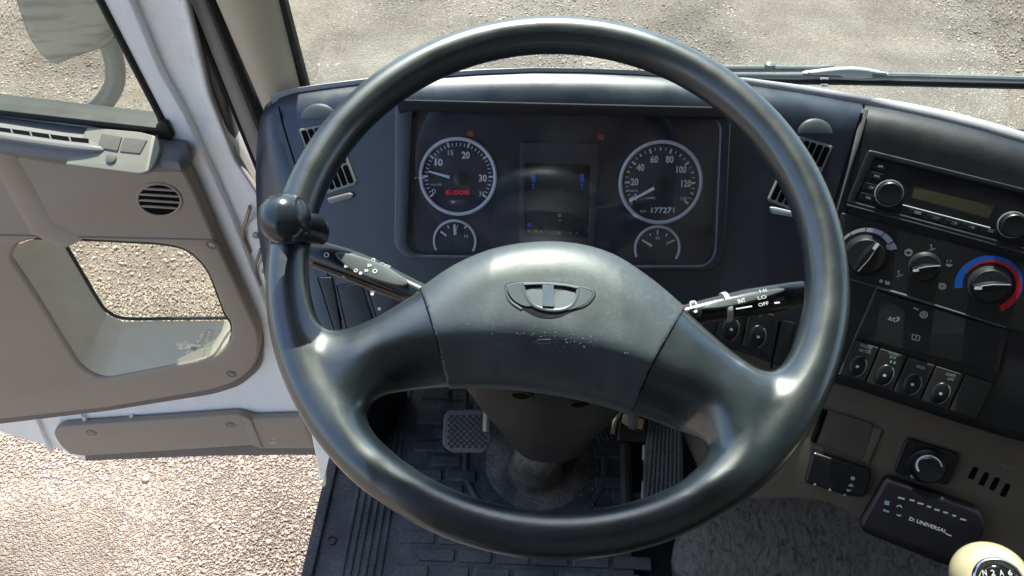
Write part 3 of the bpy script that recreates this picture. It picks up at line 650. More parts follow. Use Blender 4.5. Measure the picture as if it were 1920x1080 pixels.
fast_mesh('rim_and_spokes', wheel_world(V), F, M['wheel'], stw)
sL = [PW.loc(x, y) for x, y in ((768, 470), (785, 535), (800, 575), (814, 620), (826, 665), (834, 712), (838, 760))]
sR = [PW.loc(x, y) for x, y in ((1330, 520), (1282, 583), (1255, 625), (1230, 668), (1210, 712), (1195, 760), (1185, 800))]
def seam_x(Sx, Y):
    A_ = np.array(sorted([tuple(p) for p in Sx], key=lambda p: p[1])); return np.interp(Y, A_[:, 1], A_[:, 0])
def pad_f(X, Y, Z):
    b_ = body_f(X, Y, Z) - .0014
    lx = seam_x(sL, Y[:, :, :1]) - X; rx = X - seam_x(sR, Y[:, :, :1])
    s_ = np.maximum(lx, rx); h = np.clip(.5 + .5 * (b_ - s_) / .003, 0, 1)
    return np.maximum(b_, s_)
V, F = surface_net(pad_f, (-.135, -.125, -.058), (.125, .075, .042), .0017)
pad = fast_mesh('horn_pad', wheel_world(V), F, M['pad'], stw)
bvh = BVHTree.FromPolygons([tuple(v) for v in wheel_world(V)], [tuple(f) for f in F])
def on_pad(x, y, h=0.):
    r_ = Vector(ray(x, y)); p, n_, i_, d_ = bvh.ray_cast(Vector(CAM), r_)
    if p is None: return PW.hit(x, y, .03)
    return np.array(p) + np.array(Wn) * h
for Sx in ([(788, 540), (800, 575), (814, 620), (826, 665), (832, 700)], [(1270, 601), (1255, 625), (1230, 668), (1210, 712), (1200, 735)]):
    b_ = MB(); b_.tube([on_pad(*p, h=-.0002) for p in cat(Sx, 4, False)], .0006, 6); b_.build('pad_seam', M['hole'], stw)
# emblem: dark oval recess, half-disc frame and a T stem
def decal(name, px_pts, h, mat, th=.0012):
    P_ = [on_pad(x, y, h) for x, y in px_pts]
    b_ = MB().prism(P_, Wn, th); return b_.build(name, mat, stw, sharp=40)
C0 = (1031, 556)
ov = cat([(949, 533), (975, 528), (1030, 528), (1075, 533), (1108, 541), (1117, 551), (1110, 566), (1095, 577), (1072, 584), (1050, 594), (1026, 597), (1003, 592), (985, 582), (965, 574), (952, 560), (947, 545)], 3)
eo = MB()
padm = plastic('emblem_plastic', (.10, .115, .125), .38, 900, .05, .1, .5)
decal('emblem_recess', ov, -.0006, M['black'], .0010)
def band(pts, wd, mat, name, h0=.0004, r_=None):
    b_ = MB(); b_.tube([on_pad(x, y, h0) for x, y in pts], [wd] * len(pts), 8, flat=.7); return b_.build(name, mat, stw)
band(cat([(950, 536), (975, 531), (1030, 531), (1075, 536), (1106, 543), (1113, 552), (1106, 565), (1092, 575), (1068, 580)], 4, False), .0010, padm, 'emblem_rim')
band(cat([(950, 536), (950, 552), (958, 566), (978, 580)], 4, False), .0010, padm, 'emblem_rim')
half = [(979, 535), (1104, 546), (1085, 556)]
wing1 = cat([(952, 538), (966, 532), (980, 533), (980, 545), (988, 563), (996, 574), (982, 574), (964, 564), (954, 550)], 3)
wing2 = cat([(1082, 540), (1104, 545), (1110, 552), (1104, 564), (1090, 574), (1064, 582), (1076, 570), (1084, 553)], 3)
decal('emblem_wing', wing1, .0002, padm, .0012); decal('emblem_wing', wing2, .0002, padm, .0012)
band(cat([(980, 534), (983, 548), (992, 565), (1006, 576), (1030, 582), (1055, 581), (1073, 572), (1082, 556), (1084, 543)], 4, False), .0016, padm, 'emblem_bowl', .0008)
cell = plastic('emblem_cell', (.17, .19, .20), .35, 900, .05, .1, .5)
decal('emblem_cell', cat([(984, 546), (1016, 545), (1016, 577), (1002, 573), (990, 561)], 2), .0003, cell, .0008)
decal('emblem_cell', cat([(1042, 547), (1078, 550), (1074, 566), (1062, 577), (1040, 579)], 2), .0003, cell, .0008)
band([(982, 534), (1010, 533), (1026, 533), (1060, 536), (1084, 541)], .0013, padm, 'emblem_bar', .0012)
b_ = MB().prism([on_pad(x, y, .0004) for x, y in ((1017, 536), (1038, 537), (1038, 577), (1017, 576))], Wn, .0026); b_.build('emblem_stem', plastic('emblem_stem', (.13, .15, .19), .3, 900, .05, .1, .5), stw)
# scuffs and grit lying on the pad
b_ = MB()
for _ in range(110):
    x, y = rng.normal(1040, 75), rng.normal(640, 16)
    if y < 603 or y > 668 or x < 850 or x > 1210: continue
    p = on_pad(x, y, .0001); s_ = rng.uniform(.0002, .00055) * (1.6 if rng.random() < .08 else 1)
    b_.add([p + s_ * (PW.ex * math.cos(q) + PW.ey * math.sin(q) * .8) for q in np.arange(0, 6.28, 1.05)] + [p + Wn * s_ * .5], [(i, (i + 1) % 6, 6) for i in range(6)])
b_.tube([on_pad(x, y, .0) for x, y in ((1005, 641), (1009, 637), (1033, 636), (1032, 643), (1006, 644))], .0003, 5)
b_.build('scuff', flatm('scuff', (.17, .18, .18), .7), stw)
# spinner knob clamped to the rim
kc = CAM + ray(534, 410) * .548
kn = nrm(Wn + np.array([-.05, -.1, .1]))
prof = [(.0194 * math.sin(a), -.0194 * math.cos(a)) for a in np.linspace(.25, math.pi - .02, 26)]
prof = [(r_ * 1.0, h_) for r_, h_ in prof]
sk = MB().lathe(kc, kn, prof, 40).build('spinner_knob', plastic('knob_gloss', (.022, .030, .038), .22, 900, .02, .1, .6), stw, sharp=None)
for (x, y, s_) in ((516, 374, .0016), (524, 411, .0020)):
    c_ = CAM + ray(x, y) * .5; rr_ = nrm(ray(x, y)); oc = CAM - kc; B_ = oc @ rr_; t_ = -B_ - math.sqrt(max(B_ * B_ - oc @ oc + .0188 ** 2, 0)); hp = CAM + rr_ * t_
    MB().lathe(hp - nrm(hp - kc) * .0008, nrm(hp - kc), [(s_, 0), (s_, .0010), (s_ * .5, .0011)], 12).build('knob_hole', M['hole'], stw)
b_ = MB(); b_.lathe(kc, nrm(np.array([1., .1, .25])), [(.0128, .0142), (.0136, .0148), (.0120, .0156)], 40); b_.build('knob_seam', M['black'], stw)
cp = PW.hit(588, 432, .012)
b_ = MB(); b_.tube([kc - kn * .012, (kc + PW.hit(570, 430, .02)) / 2, PW.hit(585, 428, .014), PW.hit(598, 436, .004)], [.011, .012, .0125, .010], 18)
b_.tube([PW.hit(520, 452, .010), PW.hit(545, 440, .020), PW.hit(578, 424, .020), PW.hit(598, 430, .010), PW.hit(600, 445, -.005)], [.007, .009, .010, .009, .007], 14)
b_.build('knob_clamp', M['black'], stw)
b_ = MB(); b_.lathe(PW.hit(590, 422, .020), nrm(Wn + np.array([.3, 0, .3])), [(.0045, 0), (.0045, .004), (.003, .005)], 6); b_.build('clamp_screw', M['steel'], stw)

# ---------------------------------------------------------------- column, shroud, stalks
col = thing('steering_column', 'dark brown steering column shroud above a dusty metal boot on the floor', 'steering column', tuple(PF.hit(1010, 905)))
top_c = PW.hit(1035, 600, -.055); bot_c = CAM + ray(1030, 812) * 1.03
def loft(name, rings, mat, parent, sharp=None):
    return grid(name, [list(r_) + [r_[0]] for r_ in rings], mat, parent, sharp=sharp)
def sring(c, n_, ex_, rx, ry, seg=36, p=2.6):
    n_ = nrm(n_); x_ = nrm(np.array(ex_) - np.dot(ex_, n_) * n_); y_ = np.cross(n_, x_); out = []
    for q in np.linspace(0, 2 * math.pi, seg, endpoint=False):
        c_, s_ = math.cos(q), math.sin(q); k_ = (abs(c_) ** p + abs(s_) ** p) ** (-1 / p); out.append(c + rx * k_ * c_ * x_ + ry * k_ * s_ * y_)
    return out
axis = nrm(top_c - bot_c)
rg = []
shroud = plastic('shroud_plastic', (.016, .014, .013), .5, 900, .15, .1, .4, dust=.15, dustcol=(.07, .065, .06))
for t, rx, ry, sh in ((0, .030, .028, 0), (.02, .046, .04, 0), (.06, .052, .046, 0), (.35, .066, .055, 0), (.62, .082, .062, 0), (.80, .092, .064, 0), (.95, .093, .06, 0), (1.0, .080, .05, 0), (1.02, .01, .01, 0)):
    rg.append(sring(bot_c + (top_c - bot_c) * t, axis, [1, 0, 0], rx, ry))
loft('column_shroud', rg, shroud, col)
shb = BVHTree.FromPolygons([tuple(v) for r_ in rg for v in r_], [(i * 36 + j, i * 36 + (j + 1) % 36, (i + 1) * 36 + (j + 1) % 36, (i + 1) * 36 + j) for i in range(len(rg) - 1) for j in range(36)])
for (x, y) in ((978, 740), (1088, 756)):
    p_, n_, i_, d_ = shb.ray_cast(Vector(CAM), Vector(ray(x, y)))
    if p_ is None: continue
    c_ = np.array(p_); n_ = np.array(n_); n_ = n_ * (1 if n_ @ (CAM - c_) > 0 else -1)
    b_ = MB(); b_.lathe(c_, n_, [(.0105, -.004), (.0105, .001), (.0085, .0015), (.0078, 0)], 24); b_.build('screw_well', shroud, col)
    b_ = MB(); b_.lathe(c_, n_, [(.0076, -.002), (.0076, .0013)], 20); b_.build('well_hole', M['hole'], col)
# boot: cast tube curving down into the floor
bp_ = [CAM + ray(1055, 790) * 1.10, CAM + ray(1020, 838) * 1.16, CAM + ray(1005, 868) * 1.21, PF.hit(1003, 876, .02), PF.hit(1003, 880, -.02)]
MB().tube(cat(bp_, 4, False), [.036] * 5 + [.040] * 5 + [.047] * 5 + [.056] * 2, 32).build('column_boot', M['boot'], col)
ft = MB(); ft.lathe(PF.hit(1008, 868, .0), [0, 0, 1], [(.092, 0), (.092, .006), (.080, .010), (.052, .018)], 48); ft.build('boot_flange', M['boot'], col)

def stalk(name, label, pts, rs, side, marks):
    PK = PW.up(-.055)
    t_ = thing(name, label, 'stalk', tuple(PK.hit(*pts[-1])))
    P_ = [PK.hit(x, y) for x, y in pts]
    b_ = MB().tube(P_, rs, 20, flat=.85, updir=Wn); b_.build('lever', plastic('stalk_' + side, (.012, .013, .016), .26, 900, .03, .1, .55), t_, sharp=50)
    PT = PK.up(0)
    return t_, PK
cop = plastic('stalk_lower_edge', (.16, .12, .09), .4, 700, .05, .1, .4)
t1_, PK = stalk('control_stalk', 'black light and indicator stalk with white symbols left of the steering wheel hub', [(560, 462), (600, 476), (650, 492), (700, 512), (745, 532), (790, 552), (850, 580), (940, 610)], [.006, .0125, .0132, .0128, .0112, .0100, .009, .009], 'left', None)
band_ = MB(); band_.tube([PK.hit(x, y, .004) for x, y in ((583, 497), (640, 518), (700, 542), (752, 562))], .0016, 8); band_.build('lower_edge', cop, t1_)
slab('lever_face', PK, [cat([(628, 476), (650, 474), (700, 488), (740, 508), (765, 528), (752, 536), (710, 526), (660, 506)], 4)], .008, .0135, .0015, plastic('stalk_face', (.09, .10, .105), .35, 900, .03, .1, .5), t1_)
mk = MB(); hh = .0142
def sym(pl, x, y, kind, s, h, m=0):
    if kind == 'lamp':
        mk.arc(pl, x, y, 0, s * .55, -90, 90, h, m, 10)
        for k_ in (-.4, 0, .4): mk.line(pl, (x - s * .2, y + k_ * s), (x - s, y + k_ * s + s * .12), 1.3, h, m)
    elif kind == 'arrows':
        mk.poly(pl, [(x - s, y), (x - s * .1, y - s * .5), (x - s * .1, y + s * .5)], h, m); mk.poly(pl, [(x + s, y), (x + s * .1, y + s * .5), (x + s * .1, y - s * .5)], h, m)
    elif kind == 'ring': mk.arc(pl, x, y, s * .6, s, 0, 360, h, m, 18)
    elif kind == 'dot': mk.disc(pl, x, y, s, h, m, 12)
sym(PK, 650, 499, 'lamp', 4.5, .0130); sym(PK, 667, 507, 'ring', 3.6, .0138); sym(PK, 694, 497, 'lamp', 5, hh); sym(PK, 688, 507, 'lamp', 4.5, hh); sym(PK, 703, 508, 'ring', 4.4, hh)
sym(PK, 700, 487, 'ring', 3.6, .0125); mk.text(PK, 'OFF', (712, 496), (730, 504), 6, .0125); sym(PK, 612, 478, 'ring', 5, .0145); sym(PK, 698, 551, 'dot', 3, .006); sym(PK, 676, 512, 'dot', 3, hh)
mk.build('lever_symbols', M['white'], t1_)
t2_, PK = stalk('control_stalk', 'black wiper stalk with a white ring and white markings right of the steering wheel hub', [(1150, 610), (1230, 603), (1275, 594), (1330, 582), (1400, 568), (1450, 560), (1485, 553), (1508, 548)], [.008, .0085, .0095, .0110, .0125, .0125, .0118, .0105], 'right', None)
slab('lever_face', PK, [cat([(1318, 578), (1345, 564), (1400, 553), (1440, 543), (1468, 540), (1472, 545), (1440, 556), (1390, 570), (1345, 578)], 4)], .008, .0135, .0015, plastic('stalk_face_r', (.10, .11, .115), .35, 900, .03, .1, .5), t2_)
rgb = MB(); a_, b2 = PK.hit(1360, 576), PK.hit(1366, 575)
rgb.lathe(a_, nrm(b2 - a_), [(.0105, -.0025), (.0132, -.002), (.0134, .002), (.0105, .0025)], 28); rgb.build('lever_ring', flatm('ring_white', (.5, .52, .5), .4), t2_)
le = MB(); le.tube([PK.hit(x, y, .002) for x, y in ((1310, 604), (1380, 592), (1440, 580), (1500, 572))], .002, 8); le.build('lower_edge', cop, t2_)
mk = MB()
sym(PK, 1300, 570, 'ring', 7, .0122); mk.text(PK, 'M', (1295, 573), (1306, 571), 8, .0124); sym(PK, 1304, 583, 'dot', 3.5, .0105)
mk.text(PK, 'INT', (1385, 569), (1399, 566), 8, hh, bold=.02); mk.text(PK, 'LO', (1422, 562), (1438, 559), 6.5, hh); mk.text(PK, 'HI', (1425, 549), (1438, 547), 6, hh)
mk.text(PK, 'OFF', (1423, 575), (1442, 571), 6.5, .0118); mk.line(PK, (1380, 579), (1410, 574), 2.5, .0115); mk.line(PK, (1452, 568), (1462, 567), 3, .011)
mk.build('lever_symbols', M['white'], t2_)
mk = MB(); sym(PK, 1278, 577, 'dot', 7, .0104); mk.build('red_mark', M['red'], t2_)
# ---------------------------------------------------------------- dashboard body
dash = thing('dashboard', 'dark dashboard with rounded top edge behind the steering wheel and console', 'dashboard', tuple(PD.hit(1050, 480, -.03)))
RHO = .046; E57 = R(57)
def section(pl, tops, bots, fwd, tilt=E57, ends=None):
    """columns of the dash: top surface, rolled edge, flat face, underside"""
    rows = []
    sp = Plane(pl.o - pl.n * RHO * (1 - math.cos(tilt)), pl.n, pl.ex)
    for (tx, ty), (bx_, by_) in zip(tops, bots):
        E_ = sp.hit(tx, ty); k = pl.n * (RHO * math.cos(tilt) - RHO) + pl.ey * RHO * math.sin(tilt); A_ = E_ - k
        c_ = A_ - pl.n * RHO; row = [E_ + fwd * .045 - [0, 0, .05], E_ + fwd * .012 - [0, 0, .006], E_ + fwd * .006]
        for i in range(9):
            th = tilt * (1 - i / 8); row.append(c_ + RHO * (pl.n * math.cos(th) + pl.ey * math.sin(th)))
        B_ = pl.hit(bx_, by_); L_ = B_ - A_
        for t in (.25, .5, .75, .96): row.append(A_ + L_ * t)
        row.append(B_ - pl.n * .004); row.append(B_ - pl.n * .016 + pl.ey * (-.004)); row.append(B_ + fwd * .14 + np.array([0, 0, -.0]))
        rows.append(row)
    return rows
fy = np.array([0, 1., 0])
tD = [(524, 181), (560, 174), (620, 165), (700, 154), (800, 145), (900, 139), (1000, 137), (1100, 138), (1200, 143), (1300, 150), (1400, 161), (1500, 176), (1560, 186), (1616, 196)]
bD = [(640, 700), (660, 700), (700, 700), (770, 700), (840, 700), (920, 700), (1010, 700), (1080, 690), (1160, 670), (1250, 650), (1340, 648), (1420, 670), (1480, 694), (1546, 712)]
grid('driver_panel', section(PD, tD, bD, fy), M['dash'], dash, sharp=60)
fc = nrm(np.array([.30, 1, 0]))
tC = [(1622, 198), (1680, 208), (1760, 226), (1840, 246), (1920, 270), (2020, 302), (2140, 345)]
bC = [(1556, 716), (1620, 735), (1720, 768), (1800, 794), (1866, 815), (1960, 840), (2100, 880)]
grid('console_panel', section(PC, tC, bC, fc), M['console'], dash, sharp=60)
# top pad beyond the rolled edge, sun glare put into its pale colour
spD = Plane(PD.o - PD.n * RHO * (1 - math.cos(E57)), PD.n, PD.ex); spC = Plane(PC.o - PC.n * RHO * (1 - math.cos(E57)), PC.n, PC.ex)
back = [(506, 180), (548, 166), (612, 157), (696, 147), (800, 138), (900, 131), (1000, 127), (1100, 128), (1200, 132), (1300, 138), (1400, 146), (1500, 159), (1565, 170), (1640, 183)]
fr = [spD.hit(x, y) for x, y in tD]; rows = []
bk2 = [(1650, 184), (1710, 194), (1790, 211), (1870, 232), (1945, 255), (2040, 285), (2160, 325)]
for (x, y), f_ in list(zip(back, fr)) + list(zip(bk2, [spC.hit(x, y) for x, y in tC])):
    p0 = f_ + fy * .004 + [0, 0, .002]; r_ = ray(x, y); z = p0[2] + .004; q_ = CAM + r_ * ((z - CAM[2]) / r_[2])
    rows.append([p0 - [0, 0, .02], p0, p0 + (q_ - p0) * .5 + [0, 0, .002], q_, q_ + fy * .004 - [0, 0, .05], np.array([q_[0] * 1.12, CAM[1] + .982, CAM[2] - .78])])  # each row ends in an unseen closure, added against sun in the footwell
grid('top_pad', rows, M['dashtop_glare'], dash, sharp=70)
# rounded left end
ES = [(522, 183), (526, 215), (540, 270), (560, 330), (585, 420), (612, 520), (645, 660), (655, 700)]
SL = [(498, 197), (487, 225), (481, 280), (479, 330), (482, 420), (496, 520), (520, 660), (528, 700)]
rows = []
for i, (a, b) in enumerate(zip(ES, SL)):
    off = -.019 if i == 0 else (-.006 if i == 1 else 0)
    A_ = PD.hit(*a, off); B_ = PD.hit(*b, -.032 if i else -.045); row = [A_ - PD.n * .012, A_ - PD.n * .001]
    for t in (.2, .4, .6, .8): row.append(A_ + (B_ - A_) * t + PD.n * .012 * math.sin(math.pi * min(1, t * 1.1)) * (0.3 if i == 0 else 1))
    row += [B_, B_ - PD.n * .012 + [.002, 0, 0], B_ + [.006, .10, -.03]]
    rows.append(row)
top = [p + np.array([0, .07, -.02]) for p in rows[0]]
grid('end_panel', [top] + rows, M['dash'], dash, sharp=70)
# seam lines
def seam(px_, pl, name='panel_seam', w_=.0011, m_='hole', h=.0):
    MB().tube([pl.hit(x, y, h) for x, y in px_], w_, 6).build(name, M[m_], dash)
seam([(523, 200), (530, 232), (560, 330), (590, 430), (640, 600)], PD)
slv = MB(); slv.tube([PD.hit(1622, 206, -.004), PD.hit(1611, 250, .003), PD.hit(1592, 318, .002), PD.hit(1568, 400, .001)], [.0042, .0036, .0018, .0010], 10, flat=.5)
slv.build('seam_highlight', plastic('seam_sheen', (.22, .21, .20), .35, 900, .05, .1, .5), dash)  # lighter strip that paints the sheen beside the seam
seam([(1616, 212), (1602, 252), (1583, 318), (1558, 400)], PD, w_=.0016)
# instrument nacelle: raised frame round the cluster
fo = rnd([(740, 190), (1362, 204), (1372, 224), (1360, 480), (1340, 508), (1180, 508), (900, 490), (762, 486), (738, 466)], [14, 16, 14, 22, 22, 0, 0, 14, 22])
fi = rnd([(772, 208), (1336, 220), (1350, 236), (1340, 478), (1322, 498), (1180, 498), (900, 480), (778, 478), (762, 462)], [10, 14, 12, 20, 18, 0, 0, 12, 16])
FH = .016
slab('cluster_surround', PD, [fo, fi], -.002, FH, .0035, M['dash'], dash)
hd = rnd([(742, 186), (1366, 201), (1372, 222), (1352, 224), (770, 208), (748, 214)], 5)
slab('cluster_hood_shadow', PD, [hd], -.002, .020, .002, M['matte'], dash)  # black strip stands in for the shadow under the hood overhang
# switch blanks left of the column, below the stalk
for q_ in ([(632, 536), (676, 532), (702, 612), (650, 616)], [(690, 545), (742, 552), (760, 600), (712, 612)], [(596, 520), (622, 520), (640, 620), (628, 622)]):
    slab('switch_blank', PD, [rnd(q_, 4)], -.002, .004, .0012, M['console'], dash)
    seam([q_[0], q_[3]], PD, w_=.0012, h=.001)
dot_ = MB(); dot_.disc(PD, 711, 579, 3.2, .0048); dot_.disc(PD, 697, 551, 3, .0048); dot_.build('switch_dot', M['white'], dash)
# tweeter domes above the vents
def dome(cx, cy, rx, ry, pl, name):
    V_ = []; n_ = 20
    rows = []
    for i in range(7):
        a = i / 6 * math.pi / 2; row = []
        for j in range(n_ + 1):
            q = math.pi * j / n_
            x = cx + rx * math.cos(q) * math.cos(a); y = cy - ry * math.sin(q) * math.cos(a)
            row.append(pl.hit(x, y, .006 * math.sin(a) + .001))
        rows.append(row)
    grid(name, rows, plastic('dome_plastic', (.055, .065, .075), .5, 900, .1, .05, .5), dash)
dome(1528, 250, 33, 28, PD, 'tweeter_dome'); dome(598, 222, 34, 28, PD, 'tweeter_dome')
# air vents: frame with two rows of slots
ventm = plastic('vent_frame', (.26, .25, .24), .4, 900, .08, .05, .5)
def vent(q, name='air_vent'):
    TL, TR, BR, BL = [np.array(p, float) for p in q]
    V0 = lambda u_, v_: tuple((TL + (TR - TL) * u_) * (1 - v_) + (BL + (BR - BL) * u_) * v_)
    fr_ = slab(name, PD, [rnd([V0(0, 0), V0(1, 0), V0(1, 1), V0(0, 1)], 6)], -.001, .004, .0012, ventm, dash)
    cols, rws = 5, 3
    for c in range(cols):
        for r_ in range(rws):
            u0, u1 = .045 + c * .186, .045 + c * .186 + .150; v0, v1 = .03 + r_ * .32, .03 + r_ * .32 + .295
            s_ = slab('vent_slot', PD, [rnd([V0(u0, v0), V0(u1, v0), V0(u1, v1), V0(u0, v1)], 7)], .003, .0046, .0002, M['hole'], fr_)
vent([(1495, 254), (1563, 274), (1506, 402), (1439, 376)])
vent([(559, 242), (626, 230), (669, 345), (606, 366)])
slab('vent_slider', PD, [rnd([(1443, 388), (1452, 388), (1490, 397), (1488, 408), (1448, 401)], 4)], 0, .006, .002, M['silver'], dash)
slab('vent_slider', PD, [rnd([(612, 372), (655, 361), (662, 364), (661, 371), (618, 384)], 4)], 0, .006, .002, plastic('slider_brown', (.22, .2, .19), .35, 800, .05, .1, .5), dash)
# blank panel edges beside the column on the right
seam([(1462, 602), (1446, 690)], PD, w_=.0015); seam([(1490, 608), (1470, 700)], PD, w_=.0015); 
slab('switch_blank', PD, [rnd([(1466, 600), (1492, 606), (1474, 690), (1450, 682)], 3)], -.002, .003, .001, M['console'], dash)

# ---------------------------------------------------------------- instrument cluster
ic = thing('instrument_cluster', 'instrument cluster with two large white ringed dials, two small gauges and a dark centre screen', 'instrument cluster', tuple(PD.hit(1050, 350)))
PI_ = PD.up(.001)
slab('dial_panel', PI_, [rnd([(764, 206), (1352, 218), (1342, 500), (756, 480)], 12)], -.003, 0, .0008, plastic('dial_black', (.014, .017, .030), .55, 900, .05, .2, .4, dust=.05, dustcol=(.05, .05, .06)), ic)
def dial(cx, cy, rpx, name):
    c_ = PI_.hit(cx, cy); k = PI_.px(cx, cy); r_ = rpx * k
    g_ = MB(); g_.lathe(c_, PI_.n, [(r_ * .97, 0), (r_ * .97, .0012)], 48); o = g_.build(name, plastic('dial_face', (.013, .018, .032), .5, 900, .03, .15, .4), ic, sharp=40)
    t_ = MB(); t_.tube([c_ + PI_.n * .003 + r_ * (math.cos(q) * PI_.ex + math.sin(q) * PI_.ey) for q in np.linspace(0, 2 * math.pi, 64, endpoint=False)], .0024, 8, closed=True)
    t_.build('dial_ring', plastic('dial_ring', (.62, .66, .72), .3, 500, .02, .1, .5), o); return o
def pol(cx, cy, r_, a): return (cx + r_ * math.cos(R(a)), cy - r_ * math.sin(R(a)))
H = .0022
tach = dial(859, 331, 70, 'rev_counter')
b_ = MB()
for i in range(0, 36):
    a = 215.5 - i * 7.2
    if i > 35: break
    big = i % 5 == 0
    b_.line(PI_, pol(859, 331, 57, a), pol(859, 331, 63 if not big else 66, a), 3.4 if big else 1.5, H)
b_.text(PI_, '0', (810, 363), (817, 363), 9, H); b_.text(PI_, '10', (815, 310), (830, 311), 13, H, bold=.035); b_.text(PI_, '15', (840, 291), (850, 291), 9, H)
b_.text(PI_, '20', (866, 297), (881, 297), 13, H, bold=.035); b_.text(PI_, '30', (898, 340), (913, 340), 13, H, bold=.035); b_.text(PI_, '35', (898, 367), (908, 368), 8, H)
b_.text(PI_, 'r/min x100', (807, 348), (828, 348), 4, H); b_.build('dial_marks', M['white'], tach)
b_ = MB(); b_.tube([PI_.hit(803, 321, .006), PI_.hit(843, 332, .006)], [.0012, .0026], 8, flat=.6); b_.build('needle', flatm('needle', (.80, .84, .9), .4), tach)
b_ = MB(); b_.text(PI_, 'E.008', (836, 365), (880, 365), 9, H, bold=.03); b_.build('red_digits', M['led'], tach)
b_ = MB(); b_.lathe(PI_.hit(862, 334), PI_.n, [(.008, .001), (.008, .005), (.004, .0065)], 20); b_.build('needle_hub', M['black'], tach)
spd = dial(1238, 342, 75, 'speedometer')
def sa(v): return 209 - v / 20 * 29 if v < 20 else 180 - (v - 20) / 20 * 36.2
b_ = MB()
for v in range(0, 145, 5):
    big = v % 20 == 0; mid_ = v % 10 == 0; a = sa(v)
    b_.line(PI_, pol(1238, 342, 60 if not big else 57, a), pol(1238, 342, 66, a), 3.6 if big else (2.6 if mid_ else 1.4), H)
for t_, x0, x1, y in (('0', 1188, 1195, 376), ('20', 1182, 1197, 347), ('40', 1193, 1208, 320), ('60', 1219, 1234, 305), ('80', 1248, 1263, 305), ('100', 1268, 1287, 324), ('120', 1277, 1296, 350)):
    b_.text(PI_, t_, (x0, y), (x1, y), 13, H, bold=.035)
b_.text(PI_, '140', (1276, 376), (1288, 376), 7, H); b_.text(PI_, 'km/h', (1182, 360), (1196, 360), 5, H); b_.text(PI_, 'km', (1201, 398), (1211, 398), 5, H)
b_.build('dial_marks', M['white'], spd)
b_ = MB(); b_.text(PI_, '177271', (1221, 399), (1264, 399), 10, H, bold=.01); b_.build('odometer_digits', M['lcd'], spd)
b_ = MB(); b_.tube([PI_.hit(1180, 378, .006), PI_.hit(1226, 353, .006)], [.0012, .0028], 8, flat=.6); b_.build('needle', flatm('needle_warm', (.85, .83, .76), .4), spd)
b_ = MB(); b_.lathe(PI_.hit(1236, 347), PI_.n, [(.008, .001), (.008, .005), (.004, .0065)], 20); b_.build('needle_hub', M['black'], spd)
def small(cx, cy, rpx, a0, a1, name, nd, ticks, txt):
    c_ = PI_.hit(cx, cy); k = PI_.px(cx, cy)
    g_ = MB(); g_.tube([c_ + PI_.n * .0015 + rpx * k * (math.cos(R(a)) * PI_.ex + math.sin(R(a)) * PI_.ey) for a in np.linspace(a0, a1, 36)], .0018, 8)
    o = g_.build(name, plastic('small_ring', (.58, .62, .68), .3, 500, .02, .1, .5), ic)
    m_ = MB()
    for p_, q_, w_ in ticks: m_.line(PI_, p_, q_, w_, H)
    for t_, p_, q_, h_ in txt: m_.text(PI_, t_, p_, q_, h_, H)
    m_.build('dial_marks', M['white'], o)
    n_ = MB(); n_.tube([PI_.hit(*nd[0], .005), PI_.hit(*nd[1], .005)], [.0014, .0022], 8, flat=.6); n_.build('needle', flatm('needle_' + name, (.7, .72, .76), .4), o)
small(853, 452, 39, 207, -27, 'fuel_gauge', ((852, 421), (854, 440)), [((826, 434), (837, 442), 3), ((839, 423), (842, 428), 2.4), ((858, 421), (856, 432), 2), ((874, 424), (871, 428), 2.4)], [('H', (871, 446), (877, 446), 6)])
small(1232, 465, 41, 205, -28, 'temperature_gauge', ((1204, 450), (1222, 461)), [((1233, 431), (1233, 440), 2.4), ((1218, 438), (1220, 442), 2.2), ((1251, 438), (1248, 443), 2.4), ((1254, 455), (1265, 450), 2.6)], [('o', (1229, 449), (1237, 449), 8), ('F', (1250, 460), (1255, 460), 6)])
slab('screen_frame', PI_, [rnd([(975, 266), (1122, 270), (1114, 470), (974, 466)], 4), rnd([(985, 306), (1108, 309), (1103, 446), (983, 442)], 3)], 0, .006, .001, plastic('screen_frame', (.030, .034, .048), .4, 900, .05, .1, .5), ic)
scr = slab('screen', PI_, [rnd([(984, 304), (1109, 307), (1104, 448), (982, 444)], 3)], -.001, .0012, .0003, plastic('screen_dark', (.007, .009, .016), .25, 900, .0, .1, .5), ic)
b_ = MB()
for x in (1000, 1091):
    b_.poly(PI_, [(x - 4, 326), (x + 4, 326), (x + 4, 341), (x - 3, 341)], H); b_.disc(PI_, x, 346, 2.6, H); b_.poly(PI_, [(x - 2, 350), (x + 2, 350), (x + 1, 356), (x - 1, 356)], H)
b_.poly(PI_, [(988, 418), (998, 418), (996, 426), (990, 426)], H)
b_.build('blue_symbols', M['icon'], scr)
b_ = MB()
for x, y, s_ in ((1049, 404, 3), (1050, 413, 2), (1049, 437, 3), (991, 433, 2), (1005, 434, 2), (1014, 434, 2), (1070, 436, 1.6), (1082, 437, 1.6), (996, 320, 1.4), (1002, 320, 1.4)): b_.poly(PI_, [(x - s_, y - s_), (x + s_, y - s_), (x + s_, y + s_), (x - s_, y + s_)], H)
b_.build('screen_text', flatm('faint_text', (.12, .16, .24), .5), scr)
b_ = MB()
for x, y in ((882, 251), (1127, 257)): b_.poly(PI_, [(x - 6, y - 5), (x + 6, y - 5), (x + 6, y + 5), (x - 6, y + 5)], .0008)
b_.build('warning_lamp', M['amber'], ic)
lens_pts = [PD.hit(x, y, FH - .006) for x, y in rnd([(768, 206), (1344, 218), (1350, 236), (1342, 480), (1324, 500), (776, 480), (760, 464)], 8)]
MB().prism(lens_pts, PD.n, .0015).build('clear_lens', glass('cluster_lens', (.97, .97, .98), 1., 1.45, .03, smear=.06), ic, smooth=False)

